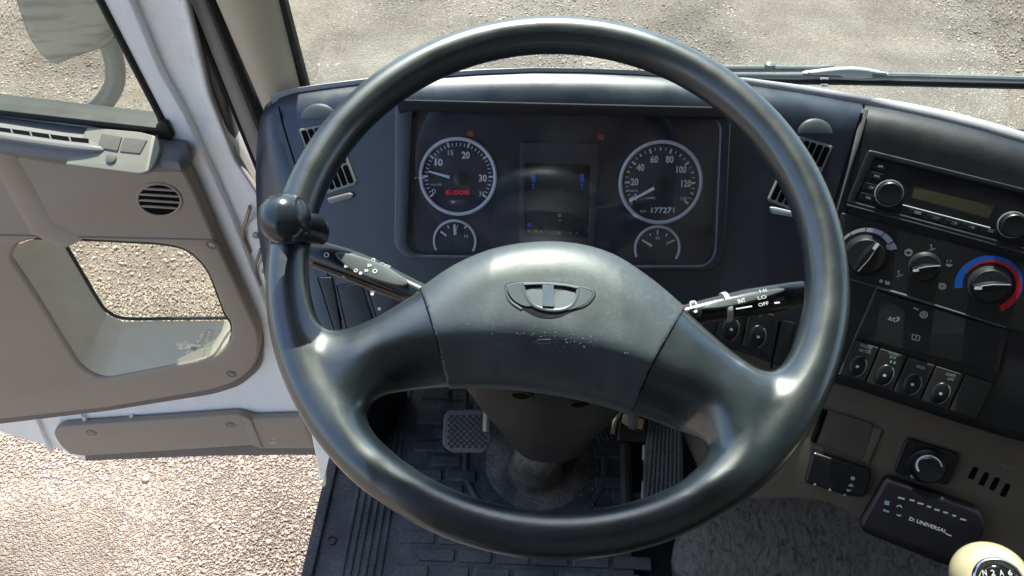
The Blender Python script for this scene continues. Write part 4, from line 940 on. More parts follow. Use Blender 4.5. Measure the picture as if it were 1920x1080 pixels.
# ---------------------------------------------------------------- radio
rad = thing('car_radio', 'black car radio with two silver ringed knobs and a blank olive display', 'radio', tuple(PC.hit(1790, 380)))
slab('radio_recess', PC, [rnd([(1628, 280), (2060, 388), (2020, 500), (1586, 382)], 8), rnd([(1642, 296), (2046, 396), (2010, 488), (1602, 378)], 6)], -.002, .006, .002, M['console'], rad)
slab('radio_body', PC, [rnd([(1642, 296), (2046, 396), (2010, 488), (1602, 378)], 5)], -.002, .003, .001, M['black'], rad)
rl = MB(); rl.tube([PC.hit(1588, 384, .004), PC.hit(1870, 460, .004), PC.hit(2020, 502, .004)], .0022, 8); rl.build('radio_edge', M['dash'], rad)
slab('display', PC, [rnd([(1715, 350), (1864, 386), (1854.5, 411), (1709.5, 371)], 2)], .002, .0036, .0004, M['lcdscreen'], rad)
def knob(x, y, rpx, pl, par, name='tuning_knob', ringm='silver', h=.014):
    c_ = pl.hit(x, y); k = pl.px(x, y) * rpx
    g_ = MB(); g_.lathe(c_, pl.n, [(k, .002), (k * .98, .004), (k * .88, .006), (k * .84, h), (k * .76, h + .0015), (.0005, h + .0005)], 40); o = g_.build(name, M['black'], par, sharp=35)
    t_ = MB(); t_.tube([c_ + pl.n * .005 + k * .94 * (math.cos(q) * pl.ex + math.sin(q) * pl.ey) for q in np.linspace(0, 2 * math.pi, 40, endpoint=False)], .0010, 8, closed=True); t_.build('knob_ring', plastic('ring_' + name, (.42, .43, .44), .25, 500, .0, .05, .5, metal=.6), o)
    return o
knob(1666, 362, 25, PC, rad); knob(1896, 421, 25, PC, rad)
b_ = MB(); b_.tube([PC.hit(1692.5, 384.5, .0036), PC.hit(1856, 427.5, .0036)], .0009, 6); b_.build('trim_line', M['silver'], rad)
btns = [(1649.6, 311.3, 'AM'), (1642.5, 330, 'FM'), (1633.4, 351, 'DISP'), (1627.2, 370.4, 'MENU')]
for x, y, t_ in btns:
    o = slab('preset_button', PC, [rnd([(x - 13, y - 10), (x + 16, y - 3), (x + 12, y + 10), (x - 17, y + 3)], 3)], .002, .005, .0008, M['black'], rad)
    b_ = MB(); b_.text(PC, t_, (x - 4, y + 1.5), (x + 5, y + 3.8), 4.4, .0056); b_.build('button_text', M['silver'], o)
for i, (x, y) in enumerate(((1720, 400), (1754, 410), (1788, 419.3), (1820.8, 427), (1856.4, 434.2))):
    o = slab('preset_button', PC, [rnd([(x - 15, y - 9), (x + 14, y - 1.5), (x + 11, y + 9), (x - 18, y + 1.5)], 2)], .002, .0046, .0007, M['black'], rad)
    b_ = MB(); b_.text(PC, ('1', '2 RPT', '3', '4', '5')[i], (x - 6, y - .5), (x + 6, y + 2.7), 5, .0052); b_.build('button_text', M['dim'], o)

# ---------------------------------------------------------------- climate controls
cl = thing('climate_control', 'heater control panel with fan, air direction and blue to red temperature dials under the radio', 'heater control', tuple(PC.hit(1740, 510)))
slab('control_panel', PC, [rnd([(1576, 398), (2010, 512), (1960, 640), (1886, 616), (1642, 540), (1560, 520)], 8)], -.002, .003, .0012, M['console'], cl)
b_ = MB(); b_.tube([PC.hit(1590, 523, .003), PC.hit(1640, 537, .003)], .0010, 6); b_.tube([PC.hit(1642, 538, .0034), PC.hit(1700, 555, .004), PC.hit(1758, 574, .0034), PC.hit(1886, 614, .003)], [.0018, .0020, .0014, .0009], 8)
b_.build('panel_edge', plastic('edge_sheen', (.10, .12, .13), .35, 900, .05, .1, .5), cl)
def bigknob(x, y, rpx, ang, name, ring_r=None, blade=True):
    c_ = PC.hit(x, y, .003); k = PC.px(x, y) * rpx
    g_ = MB(); g_.lathe(c_, PC.n, [(k * 1.15, 0), (k * 1.12, .0025), (k, .004), (k * .96, .008), (k * .9, .010), (.0005, .0105)], 48); o = g_.build(name, M['console'], cl, sharp=35)
    d = np.array([math.cos(R(ang)), math.sin(R(ang))]); q_ = np.array([-d[1], d[0]])
    P2 = lambda a, b, h: c_ + PC.ex * (d[0] * a + q_[0] * b) * k + PC.ey * (d[1] * a + q_[1] * b) * k + PC.n * h
    w_ = MB(); n_ = 9
    rows = []
    for i in range(n_):
        t = -1 + 2 * i / (n_ - 1); wd = .30 * (1 - .55 * abs(t) ** 1.5); rows.append([P2(t * .9, -wd, .010), P2(t * .92, -wd * .45, .020), P2(t * .92, wd * .45, .020), P2(t * .9, wd, .010)])
    grid('knob_grip', rows, M['black'], o, sharp=30)
    e_ = MB(); e_.tube([P2(-.85, -.12, .0203), P2(0, -.16, .0205), P2(.6, -.10, .0203)], .0006, 6); e_.build('grip_edge', M['dim'], o)
    p_ = MB(); p_.add([P2(a, b, .0212) for a, b in ((.55, -.09), (.90, -.09), (.95, 0), (.90, .09), (.55, .09))] , [(0, 1, 2, 3, 4)]); p_.add([P2(a, b, .0195) for a, b in ((.55, -.09), (.55, .09), (.9, .09), (.9, -.09))], [(0, 1, 2, 3)])
    p_.build('knob_pointer', flatm('pointer_' + name, (.75, .78, .76), .4), o)
    return o
k1 = bigknob(1622, 479, 34, 72, 'fan_knob')
b_ = MB()
for i, (a0, a1) in enumerate(((178, 140), (138, 108), (106, 72), (70, 47), (44, 30))):
    b_.arc(PC, 1622, 479, (46 - i, 46 - i), (50 + i * .8, 51 + i * .8), a0, a1, .0048, 0, 10)
b_.disc(PC, 1665, 463, 4.5, .0048); b_.disc(PC, 1652, 527, 3.2, .0046); b_.poly(PC, [(1659, 526), (1668, 528), (1669, 534), (1660, 534)], .0046)
b_.build('fan_scale', M['silver'], cl)
k2 = bigknob(1733, 500, 25, 205, 'air_direction_knob')
b_ = MB()
def person_icon(x, y, s):
    b_.disc(PC, x - s * .3, y - s * .7, s * .28, .0046, 0, 8); b_.line(PC, (x - s * .3, y - s * .3), (x - s * .1, y + s * .5), s * .3, .0046); b_.line(PC, (x - s * .1, y + s * .5), (x + s * .8, y + s * .1), s * .28, .0046); b_.line(PC, (x - s, y + s * .5), (x - s * .3, y + s * .8), s * .2, .0046)
b_.arc(PC, 1703.6, 473.4, 3.6, 7.2, 0, 360, .0046, 0, 14); b_.line(PC, (1696, 470), (1711, 472), 2, .0047)
person_icon(1748, 465, 7); person_icon(1687, 514, 7)
b_.arc(PC, 1780, 494.5, 0, 6, 200, 360, .0046, 0, 10); b_.line(PC, (1774, 492), (1778, 487), 1.6, .0046); b_.line(PC, (1781, 492), (1784, 487), 1.6, .0046)
b_.arc(PC, 1767, 537, 2, 6.5, 0, 360, .0046, 0, 14); b_.line(PC, (1760, 531), (1774, 534), 2, .0047); b_.line(PC, (1760, 537), (1774, 540), 2, .0047)
b_.build('direction_symbols', M['dim'], cl)
k3 = bigknob(1854, 534, 32, 200, 'temperature_knob')
b_ = MB(); b_.arc(PC, 1854, 534, (42, 52), (56, 54), 205, -12, .0049, 0, 48); b_.build('blue_band', M['blue'], cl)
b_ = MB(); b_.arc(PC, 1854, 534, (42, 43), (43, 55), 168, -48, .0053, 0, 48); b_.build('red_band', M['red'], cl)

# ---------------------------------------------------------------- storage lid with printed icons
sl0 = thing('console_lid', 'plain black lid with small printed icons between heater dials and rocker switches', 'storage lid', tuple(PC.hit(1720, 610)))
slab('lid', PC, [rnd([(1644, 544), (1890, 620), (1872, 700), (1604, 634)], 5)], -.002, .004, .0015, M['console'], sl0)
b_ = MB(); b_.text(PC, 'A/C', (1664, 600), (1680, 604), 8, .0047, bold=.02); b_.arc(PC, 1681, 598, 3, 5, -80, 90, .0047, 0, 8)
b_.line(PC, (1713, 577), (1722, 581), 2.5, .0047); b_.arc(PC, 1732, 590, 4.5, 7, 0, 360, .0047, 0, 12); b_.line(PC, (1729, 595), (1732, 585), 2, .0048); b_.line(PC, (1732, 585), (1735, 595), 2, .0048)
for p_, q_ in (((1711, 627), (1725, 630)), ((1725, 630), (1723, 639)), ((1723, 639), (1710, 636)), ((1710, 636), (1711, 627)), ((1718, 629), (1717, 636))): b_.line(PC, p_, q_, 1.7, .0047)
b_.build('lid_icons', M['silver'], sl0)
b_ = MB(); b_.tube([PC.hit(1643, 541, .003), PC.hit(1622, 590, .003), PC.hit(1600, 640, .003), PC.hit(1574, 702, .003)], .0012, 8); b_.build('lid_edge', plastic('edge_grey', (.08, .08, .085), .35, 900, .05, .1, .5), sl0)

# ---------------------------------------------------------------- rocker switches (one built, the rest copied)
ROCK = plastic('rocker_plastic', (.030, .030, .028), .42, 900, .1, .1, .45)
def rocker(pl, c, ux, uy, wd, hg, label, group):
    """c centre, ux/uy unit vectors on the surface"""
    t_ = thing('rocker_switch', label, 'switch', tuple(c), group)
    n_ = pl.n; P3 = lambda a, b, h: c + ux * a * wd / 2 + uy * b * hg / 2 + n_ * h
    P_ = Plane(c, n_, ux)
    lx = [(-.93, -.95), (.93, -.95), (.93, .95), (-.93, .95)]
    sk_ = (uy @ P_.ex, uy @ P_.ey)
    pts = [(a * wd / 2 + b * hg / 2 * sk_[0], b * hg / 2 * sk_[1]) for a, b in lx]
    slab('switch_housing', P_, [rnd(pts, .0015)], 0, .006, .0012, ROCK, t_, px=False)
    rows = []
    for i in range(9):
        a = i / 8 * math.pi / 2; rr_ = math.cos(a); rows.append([P3(.62 * rr_ * math.cos(q), -.28 + .56 * rr_ * math.sin(q), .0055 + .004 * math.sin(a)) for q in np.linspace(0, 2 * math.pi, 28)])
    grid('rocker_pad', rows, M['black'], t_)
    g_ = MB(); g_.add([P3(.075 * math.cos(q) * 1.6, -.26 + .075 * math.sin(q), .0101) for q in np.linspace(0, 6.283, 16, endpoint=False)], [tuple(range(16))]); g_.build('indicator_dot', M['white'], t_)
    e_ = MB(); e_.tube([P3(.62 * math.cos(q), -.28 + .56 * math.sin(q), .0062) for q in np.linspace(-1.2, 1.0, 12)], .0009, 6); e_.build('pad_edge', M['dim'], t_)
    return t_
def legend(t_, pl, lines):
    b_ = MB()
    for txt, p_, q_, h_ in lines: b_.text(pl, txt, p_, q_, h_, .0068, bold=.01)
    b_.build('switch_legend', plastic_legend, t_)
plastic_legend = flatm('legend_print', (.34, .42, .46), .5)
def clone(src, dpos, label, group=None):
    r_ = src.copy(); C.objects.link(r_); r_.location = Vector(src.location) + Vector(dpos); r_['label'] = label
    if group: r_['group'] = group
    ROOT[r_.name] = tuple(r_.location)
    for ch in list(src.children):
        c_ = ch.copy(); C.objects.link(c_); c_.parent = r_
    return r_
cen4 = [(1610, 675), (1660, 690), (1712, 707), (1765, 725)]
cc = [PC.hit(*p) for p in cen4]
ux = nrm(cc[3] - cc[0]); top_ = PC.hit(1640, 640); bot_ = PC.hit(1612, 704); uy = nrm(PC.hit(1600, 640) - PC.hit(1573, 705))
step = (cc[3] - cc[0]) / 3; wd = np.linalg.norm(step); hg = np.linalg.norm(PC.hit(1600, 640) - PC.hit(1573, 705)) * 1.02
gsw = 'rocker switches in the row under the console lid'
labs = ['black rocker switch with two line legend, leftmost of the row of four under the lid', 'black rocker switch with stacked double symbol, second from left in the row of four', 'black rocker switch with one short legend, third from left in the row of four', 'black rocker switch beside the blank plate, rightmost of the row of four']
s0 = rocker(PC, cc[0], ux, uy, wd, hg, labs[0], gsw)
sws = [s0] + [clone(s0, step * i, labs[i], gsw) for i in (1, 2, 3)]
legend(sws[0], PC, [('ENGINE', (1613, 650), (1635, 655), 6), ('MODE', (1611, 659), (1632, 663), 6)])
legend(sws[1], PC, [('WORK', (1665, 663), (1685, 668), 5), ('XX', (1667, 671), (1680, 674), 6), ('II', (1668, 680), (1678, 683), 5)])
legend(sws[2], PC, [('MIRR', (1718, 689), (1734, 694), 6)])
legend(sws[3], PC, [('POWER', (1773, 704), (1791, 708), 6), ('OFF', (1776, 712), (1788, 715), 5)])
bc = cc[3] + step * 1.0
Pb = Plane(bc, PC.n, ux); sk_ = (uy @ Pb.ex, uy @ Pb.ey)
bl = slab('blank_plate', Pb, [rnd([(a * wd / 2 + b * hg / 2 * sk_[0], b * hg / 2 * sk_[1]) for a, b in ((-.93, -.95), (.93, -.95), (.93, .95), (-.93, .95))], .0015)], 0, .005, .001, ROCK, dash, px=False)
gs2 = 'rocker switches right of the steering column'
w2 = PD.hit(1420, 622) - PD.hit(1370, 608); u2 = nrm(w2)
uy2 = nrm(PD.hit(1408, 560) - PD.hit(1392, 630)); h2 = np.linalg.norm(PD.hit(1408, 574) - PD.hit(1392, 648))
r1 = rocker(PD, PD.hit(1370, 604), u2, uy2, np.linalg.norm(w2) * .96, h2, 'dark rocker switch half hidden under the right stalk, nearer the wheel hub', gs2)
r2 = clone(r1, w2, 'dark rocker switch under the right stalk, farther from the wheel hub', gs2)
b_ = MB(); b_.text(PD, 'P', (1424, 596), (1434, 594), 8, .0068); b_.build('switch_legend', M['dim'], r2)
# ---------------------------------------------------------------- floor mat and pedals
fm_ = thing('floor_mat', 'black rubber floor mat with brick tread inside and long ribs along the door sill', 'floor mat', tuple(PF.hit(760, 960)))
o2 = PF.up(.004)
matm = plastic('mat_rubber', (.050, .053, .060), .55, 500, .25, .3, .4, dust=.8, dustcol=(.13, .125, .12), dlo=.19)
def fl(x, y, h=0): return PF.hit(x, y, h)
# mat outline in floor coordinates
e0, e1 = fl(614, 885), fl(566, 1090); ed = nrm(e1 - e0)
def flp(p): return (p[0] - PF.o[0], p[1] - PF.o[1])
LE = lambda y: e0[0] + ed[0] / ed[1] * (y - e0[1])
xr = fl(1170, 900)[0]
base = [(LE(.90), .90), (LE(-.3), -.3), (xr + .05, -.3), (xr, .55), (xr, .90)]
slab('mat_base', PF, [rnd(base, .01)], -.004, .006, .002, matm, fm_, px=False)
slab('sill_flange', PF, [[(LE(.90) + .000, .90), (LE(-.3) + .000, -.3), (LE(-.3) + .018, -.3), (LE(.9) + .018, .90)]], .006, .014, .003, matm, fm_, px=False)
rb_ = MB()
for k_ in (.062, .074, .086, .098, .110, .122):
    a_, c_ = np.array([LE(.9) + k_, .90, FLOOR + .006]), np.array([LE(-.3) + k_, -.3, FLOOR + .006]); rb_.tube([a_, c_], .0036, 8, flat=.9)
rb_.build('sill_rib', matm, fm_)
rv = fl(623, 1014, .006); MB().lathe(rv, [0, 0, 1], [(.0075, 0), (.0075, .003), (.005, .0035), (.0045, .0015)], 20).build('mat_rivet', M['black'], fm_)
# brick tread blocks, tilted a little by wear
tb = MB(); x0 = LE(.5) + .145; j = 0; y = .30
while y < .885:
    x = x0 + (.0 if j % 2 else .035)
    while x < xr - .02:
        L1 = .058 + .01 * rng.random()
        cx_, cy_ = x + L1 / 2, y + .012
        bo = fl(1003, 868)
        if (cx_ - bo[0]) ** 2 + (cy_ - bo[1]) ** 2 > .125 ** 2 and x > LE(y) + .14:
            tb.box(PF, x - PF.o[0], x + L1 - .008 - PF.o[0], y, y + .020, .004, .0095 + .0015 * rng.random())
        x += L1
    y += .028; j += 1
o = tb.build('tread_blocks', matm, fm_, smooth=False); md = o.modifiers.new('b', 'BEVEL'); md.width = .002; md.segments = 2
b_ = MB(); bo = fl(1003, 868); b_.tube([bo + [.122 * math.cos(q), .122 * math.sin(q), .006] for q in np.linspace(0, 2 * math.pi, 64, endpoint=False)], .006, 8, closed=True, flat=.8); b_.build('mat_ring', matm, fm_)
b_ = MB(); b_.tube([fl(1172, 835, .01), fl(1176, 965, .01)], .010, 10); b_.build('mat_edge_roll', plastic('edge_roll', (.06, .055, .05), .5, 600, .1, .2, .4), fm_)
sd_ = MB()
for _ in range(260):
    p = fl(rng.uniform(730, 1160), rng.uniform(740, 960), .0095); s_ = rng.uniform(.0006, .0016)
    sd_.add([p + s_ * np.array([math.cos(q), math.sin(q), 0]) for q in np.arange(0, 6.28, 1.26)] + [p + [0, 0, s_]], [(i, (i + 1) % 5, 5) for i in range(5)])
sd_.build('grit', flatm('grit', (.20, .19, .18), .9), fm_)
# left toe board ramp and panels under the dash
tw = MB(); PT_ = Plane(CAM + np.array([0, .93, -1.02]), [0, -.8, .6], ex=[1, 0, 0])
slab('toe_board', Plane(CAM + np.array([0, .90, -1.15]), [0, -.72, .69], ex=[1, 0, 0]), [[(-.26, -.02), (.62, -.02), (.62, .30), (-.26, .30)]], -.01, 0, .002, M['matte'], cab, px=False)
slab('side_trim', Plane(CAM + np.array([fl(724, 820)[0] , .66, -1.0]), [1, -.25, .0]), [[(-.02, -.16), (.12, -.16), (.12, .14), (-.02, .14)]], -.012, 0, .003, M['matte'], cab, px=False)

def pedal_pad(t_, pl, q, name, mat, h=.010):
    return slab(name, pl, [rnd(q, 10)], 0, h, .003, mat, t_)
PCl = Plane(CAM + ray(875, 810) * 1.09, [0, -.60, .80])
pg = plastic('pedal_rubber', (.085, .080, .078), .6, 500, .2, .2, .4, dust=.6, dustcol=(.2, .18, .16))
cp_ = thing('clutch_pedal', 'grey square pedal pad with diamond tread left of the steering column', 'pedal', tuple(PCl.hit(875, 810)))
pedal_pad(cp_, PCl, [(840, 768), (912, 768), (922, 778), (921, 830), (908, 850), (846, 849), (829, 836), (832, 780)], 'pedal_pad', pg)
dm = MB()
for i in range(-7, 8):
    for sgn in (1, -1):
        c = 875 + i * 11.5; a_, b2 = (c - 34 * sgn, 776), (c + 34 * sgn, 842)
        # clip to pad
        pts = [ (a_[0] + (b2[0] - a_[0]) * t, a_[1] + (b2[1] - a_[1]) * t) for t in np.linspace(0, 1, 30)]
        pts = [p for p in pts if 838 < p[0] < 914 and 777 < p[1] < 841]
        if len(pts) > 2: dm.tube([PCl.hit(*pts[0], .010), PCl.hit(*pts[-1], .010)], .0011, 6)
dm.build('diamond_tread', plastic('tread_dark', (.035, .034, .034), .7, 500, .1, .1, .3), cp_)
b_ = MB(); b_.tube([PCl.hit(912, 806, .012), PCl.hit(914, 760, .03), PCl.hit(910, 700, .10), PCl.hit(905, 640, .20)], .006, 12); b_.build('pedal_arm', M['steel'], cp_)
b_ = MB(); b_.tube([PCl.hit(917, 806, .012), PCl.hit(918, 776, .02)], .004, 8); b_.build('pedal_bracket', M['black'], cp_)
b_ = MB(); b_.tube([CAM + ray(876, 680) * 1.15, CAM + ray(874, 766) * 1.2], .004, 8); b_.build('clutch_linkage', M['matte'], cp_)
# brake pedal
PB_ = Plane(CAM + ray(1160, 805) * 1.08, [.1, -.55, .83])
bp = thing('brake_pedal', 'black ribbed pedal with bare metal bracket showing beside the column shroud', 'pedal', tuple(PB_.hit(1150, 820)))
pedal_pad(bp, PB_, [(1095, 800), (1155, 802), (1168, 826), (1112, 826)], 'pedal_pad', M['matte'], .012)
b_ = MB()
for x in range(1104, 1160, 9): b_.tube([PB_.hit(x, 804, .012), PB_.hit(x + 10, 822, .012)], .0022, 6)
b_.build('pedal_rib', M['matte'], bp)
b_ = MB(); b_.tube([PB_.hit(x, y, .03) for x, y in cat([(1148, 814), (1152, 792), (1163, 770), (1176, 752)], 5, False)], .0032, 10, flat=.7); b_.build('bracket_rim', M['brass'], bp)
slab('pedal_bracket', PB_, [rnd([(1166, 752), (1216, 754), (1210, 830), (1158, 826)], 6)], .0, .028, .004, M['black'], bp)
slab('bracket_plate', PB_, [rnd([(1170, 775), (1208, 787), (1204, 806), (1194, 803), (1196, 795), (1180, 794), (1178, 800), (1166, 792)], 2)], .028, .032, .001, M['brass'], bp)
b_ = MB(); b_.tube([PB_.hit(1190, 744, .05), PB_.hit(1198, 760, .04)], .006, 10); b_.tube([PB_.hit(1185, 800, .02), PB_.hit(1200, 690, .16)], .008, 10); b_.build('pedal_arm', M['steel'], bp)
# accelerator
PA_ = Plane(CAM + ray(1243, 850) * 1.10, [0, -.72, .70])
ap = thing('accelerator_pedal', 'long black accelerator pedal with vertical ribs on the right', 'pedal', tuple(PA_.hit(1240, 930)))
pedal_pad(ap, PA_, [(1222, 756), (1278, 768), (1282, 900), (1276, 945), (1206, 950), (1208, 860)], 'pedal_pad', matm, .012)
b_ = MB()
for i in range(8):
    f_ = i / 7; b_.tube([PA_.hit(1227 + f_ * 46, 764 + 6 * f_, .0125), PA_.hit(1213 + f_ * 60, 942, .0125)], .0022, 8)
b_.build('pedal_rib', matm, ap)
b_ = MB(); b_.tube([PA_.hit(1208, 834, .004), PA_.hit(1207, 862, .004)], .003, 8); b_.tube([PA_.hit(1207, 902, .004), PA_.hit(1205, 938, .004)], .003, 8); b_.build('hinge_clip', M['steel'], ap)
0 and slab('footwell_side', Plane(CAM + ray(1300, 850) * 1.14, [-.85, -.45, .25]), [[(-.10, -.12), (.22, -.12), (.22, .12), (-.10, .12)]], -.01, 0, .003, M['matte'], cab, px=False)

# ---------------------------------------------------------------- lower console in brown plastic
PL = Plane(PC.hit(1700, 775, -.022), nrm(PC.n + np.array([0, 0, .0])))
lc = thing('lower_console', 'dim brown lower console panel with four short slots, under the row of rocker switches', 'console', tuple(PL.hit(1700, 900)))
br = [(1180, 600), (1300, 630), (1460, 676), (1572, 700), (1850, 792), (2120, 880), (2120, 1240), (1905, 1120), (1780, 1062), (1610, 975), (1560, 945), (1487, 936), (1430, 940), (1330, 930), (1290, 840)]
slab('console_shell', PL, [rnd(br, [0, 0, 0, 0, 0, 0, 0, 30, 30, 30, 20, 20, 20, 10, 0])], -.03, 0, .006, M['brown'], lc)
slab('slot', PL, [rnd([(1826, 875), (1836, 878), (1824, 900), (1814, 896)], 3)], -.001, .0008, .0002, M['hole'], lc)
for dx, dy in ((20, 10), (40, 19), (60, 31)):
    slab('slot', PL, [rnd([(1826 + dx, 875 + dy), (1836 + dx, 878 + dy), (1824 + dx, 902 + dy), (1814 + dx, 898 + dy)], 3)], -.001, .0008, .0002, M['hole'], lc)
b_ = MB(); b_.text(PL, 'HEAT', (1872, 872), (1898, 882), 6, .001); b_.build('slot_symbol', M['brownprint'], lc)
# shallow square cap
brd = plastic('brown_recess', (.10, .082, .065), .6, 1000, .2, .1, .4)
slab('square_cap', PL, [rnd([(1545, 766), (1640, 796), (1618, 866), (1524, 828)], 10)], 0, .005, .002, brd, lc)
slab('cap_edge', PL, [rnd([(1634, 800), (1656, 806), (1630, 870), (1608, 862)], 8)], 0, .004, .0015, M['brown'], lc)
b_ = MB(); b_.tube([PL.hit(1547, 768, .003), PL.hit(1525, 828, .003)], .0045, 8); b_.build('cap_groove', M['hole'], lc)
# heater dial plate
hk = thing('heater_dial', 'small round dial with a white arc on a square black plate', 'heater dial', tuple(PL.hit(1735, 865)))
slab('dial_plate', PL, [rnd([(1700, 820), (1802, 852), (1778, 912), (1674, 886)], 12)], 0, .006, .0025, M['black'], hk)
c_ = PL.hit(1738, 872, .006); k = PL.px(1738, 872)
g_ = MB(); g_.lathe(c_, PL.n, [(34 * k, 0), (33 * k, .006), (29 * k, .009), (26 * k, .016), (23 * k, .018), (.0005, .0175)], 40); g_.build('dial_knob', M['black'], hk, sharp=35)
b_ = MB(); b_.arc(PL, 1741, 874, (17, 20), (21, 21.5), 235, 20, .0245, 0, 24)
for a in (0, 60, 120, 180, 240, 300): b_.disc(PL, 1712 + 3.5 * math.cos(R(a)), 892 + 3.5 * math.sin(R(a)), 2.2, .0125, 0, 8)
b_.build('dial_scale', M['silver'], hk)
b_ = MB(); b_.poly(PL, [(1735, 900), (1745, 902), (1743, 908), (1735, 906)], .0125); b_.build('dial_symbol', M['dim'], hk)
# small control box at left
sb = thing('control_box', 'small black control box with a few white symbols, left of the larger box', 'control unit', tuple(PL.hit(1565, 895)))
slab('box_body', PL, [rnd([(1524, 848), (1636, 884), (1622, 934), (1590, 932), (1508, 906)], 7)], 0, .014, .004, M['black'], sb)
b_ = MB(); Hh = .0146
for x, y, s_ in ((1528, 908, 3), (1556, 918, 3), (1584, 928, 3)): b_.poly(PL, [(x - s_, y + s_ * .5), (x, y - s_), (x + s_, y + s_ * .7)], Hh)
b_.disc(PL, 1599, 897, 4.2, Hh, 0, 6); b_.poly(PL, [(1590, 911), (1596, 906), (1601, 913)], Hh); b_.poly(PL, [(1586, 917), (1597, 919), (1590, 923)], Hh)
b_.build('box_symbols', M['silver'], sb)
# larger box with a row of printed marks
lb = thing('control_box', 'large black control box with a dotted row of white marks and a short title line', 'control unit', tuple(PL.hit(1720, 980)))
slab('box_body', PL, [rnd([(1662, 897), (1838, 958), (1850, 990), (1812, 1070), (1770, 1062), (1618, 1000), (1612, 985)], [10, 16, 16, 20, 16, 14, 14])], 0, .022, .006, plastic('box_black', (.010, .009, .014), .5, 900, .1, .1, .4), lb)
b_ = MB(); Hh = .0226
for x, y, w_ in ((1690, 934, 12), (1710, 938, 9), (1726, 944, 11), (1742, 950, 8), (1757, 956, 10), (1773, 961, 9), (1789, 967, 7), (1806, 974, 11)):
    b_.line(PL, (x - w_ / 2, y - w_ * .12), (x + w_ / 2, y + w_ * .14), 3.4, Hh)
b_.line(PL, (1681, 950), (1687, 947), 2, Hh); b_.line(PL, (1687, 947), (1691, 952), 2, Hh); b_.line(PL, (1681, 964), (1686, 968), 2, Hh); b_.line(PL, (1686, 968), (1689, 965), 2, Hh)
b_.build('mark_row', M['silver'], lb)
b_ = MB(); b_.text(PL, 'D: UNIVERSAL', (1704, 975), (1774, 1000), 7, Hh, bold=.02); b_.line(PL, (1774, 1001), (1784, 1005), 2, Hh); b_.build('title_line', M['white'], lb)
b_ = MB(); b_.poly(PL, [(1659, 938), (1668, 940), (1667, 948), (1658, 946)], Hh); b_.line(PL, (1656, 956), (1667, 960), 4, Hh); b_.build('small_key', flatm('teal_print', (.20, .32, .36), .5), lb)
# carpeted engine cover
dC = 1.13
PE = Plane(CAM + ray(1500, 960) * dC, [-.10, -.50, .86])
ec = thing('engine_cover', 'grey brown wrinkled carpet cover over the engine tunnel at the lower right', 'carpet cover', tuple(PE.hit(1450, 1060)))
m_, nt_, bb = mat_new('wrinkled_carpet'); L_ = nt_.links.new
tc = N(nt_, 'ShaderNodeTexCoord'); mp = N(nt_, 'ShaderNodeMapping'); mp.inputs['Scale'].default_value = (1.5, .8, .8); L_(tc.outputs['Object'], mp.inputs[0])
n0 = N(nt_, 'ShaderNodeTexNoise', Scale=85., Detail=4., Roughness=.5, Distortion=.9); L_(mp.outputs[0], n0.inputs['Vector'])
n2 = N(nt_, 'ShaderNodeTexNoise', Scale=330., Detail=4.); L_(tc.outputs['Object'], n2.inputs['Vector'])
sm = N(nt_, 'ShaderNodeMath', operation='MULTIPLY_ADD'); L_(n2.outputs[0], sm.inputs[0]); sm.inputs[1].default_value = .35; L_(n0.outputs[0], sm.inputs[2])
bp_n = N(nt_, 'ShaderNodeBump', Strength=.8, Distance=.005); L_(sm.outputs[0], bp_n.inputs['Height']); L_(bp_n.outputs[0], bb.inputs['Normal'])
cr_ = N(nt_, 'ShaderNodeValToRGB'); L_(sm.outputs[0], cr_.inputs[0]); e = cr_.color_ramp.elements; e[0].position = .45; e[0].color = (.06, .051, .044, 1); e[1].position = .74; e[1].color = (.19, .165, .14, 1)
L_(cr_.outputs[0], bb.inputs['Base Color']); bb.inputs['Roughness'].default_value = .7
rows = []
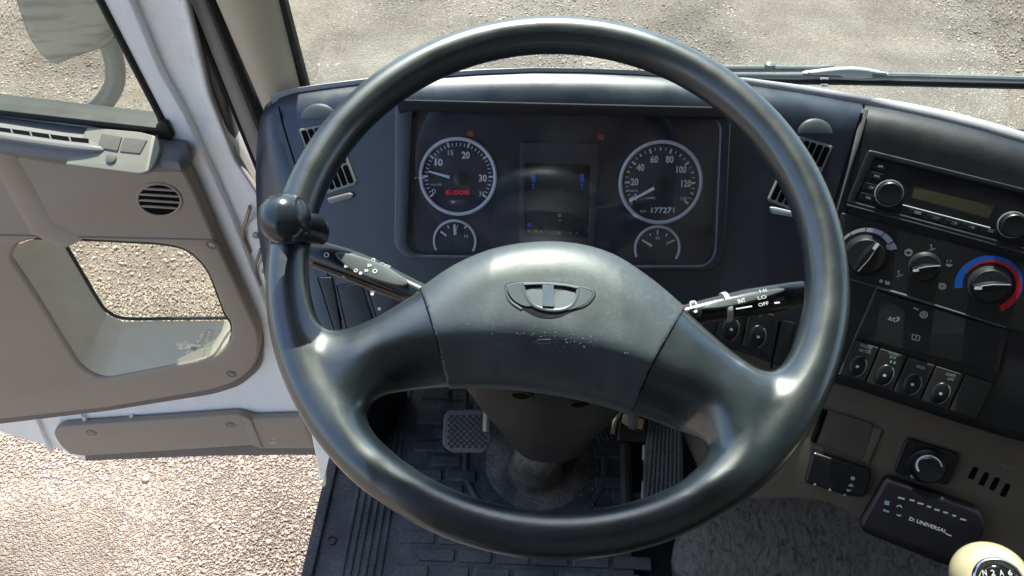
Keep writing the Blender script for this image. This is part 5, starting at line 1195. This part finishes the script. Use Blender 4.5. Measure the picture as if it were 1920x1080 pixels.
# left shoulder rolls down to the floor, right side runs under the console
for y in (800, 860, 925, 960, 1000, 1040, 1080, 1140, 1260, 1500):
    row = []
    lx = 1262 if y > 1010 else 1262 + (1010 - y) * (.9 if y > 900 else .6)
    a0 = PE.hit(lx, y, -.020); row.append(a0 + np.array([.0, .0, -.30])); row.append(a0 + np.array([0, 0, -.03])); row.append(a0)
    row.append(PE.hit(lx + 24, y, -.004))
    for x in (lx + 60, 1400, 1500, 1600, 1700, 1850, 2000, 2200): row.append(PE.hit(x, y, .003 * math.sin(x * .013 + y * .02)))
    rows.append(row)
grid('carpet_top', rows, m_, ec)
# ---------------------------------------------------------------- gear lever
kc2 = CAM + ray(1856, 1086) * .60
kr = 67 / FPX * .60
gl = thing('gear_lever', 'cream round gear knob with a chrome ringed black cap at the bottom right corner', 'gear lever', tuple(kc2 - [0, 0, .3]))
kn2 = nrm(np.array([-.30, -.42, .86]))
cream = plastic('cream_plastic', (.56, .48, .29), .18, 200, .0, .03, .6, coat=.5)
MB().lathe(kc2, kn2, [(kr * 1.0 * math.sin(a) ** .9, -kr * math.cos(a) * (1.0)) for a in np.linspace(.3, math.pi - .55, 26)], 48).build('gear_knob', cream, gl, sharp=None)
cz = kr * math.cos(.55); cr0 = kr * math.sin(.55) ** .9
th = 36 / FPX * .60
cc_ = kc2 + kn2 * cz * .93
MB().lathe(cc_, kn2, [(cr0 * 1.12, -.002), (cr0 * 1.12, .001), (cr0 * 1.02, .0035), (cr0 * .86, .0032), (cr0 * .84, .001)], 48).build('chrome_ring', M['chrome'], gl, sharp=None)
MB().lathe(cc_, kn2, [(cr0 * .86, 0), (cr0 * .84, .0015), (cr0 * .5, .0028), (.0005, .0034)], 40).build('shift_cap', plastic('cap_gloss', (.012, .012, .014), .08, 300, 0, .05, .6), gl, sharp=None)
PK2 = Plane(cc_ + kn2 * .0036, kn2)
b_ = MB()
for i, ch in enumerate('N2A6'):
    b_.text(PK2, ch, (1843 + i * 16, 1079 + i * 0), (1851 + i * 16, 1079), 10, .0002, bold=.02)
b_.build('shift_letters', M['white'], gl)
MB().tube([kc2 - kn2 * kr * .8, kc2 - kn2 * kr * 1.6, kc2 - [0, 0, .34]], [.012, .008, .009], 16).build('lever_rod', M['black'], gl)
# driver's seat front edge is below the frame; nothing of it shows
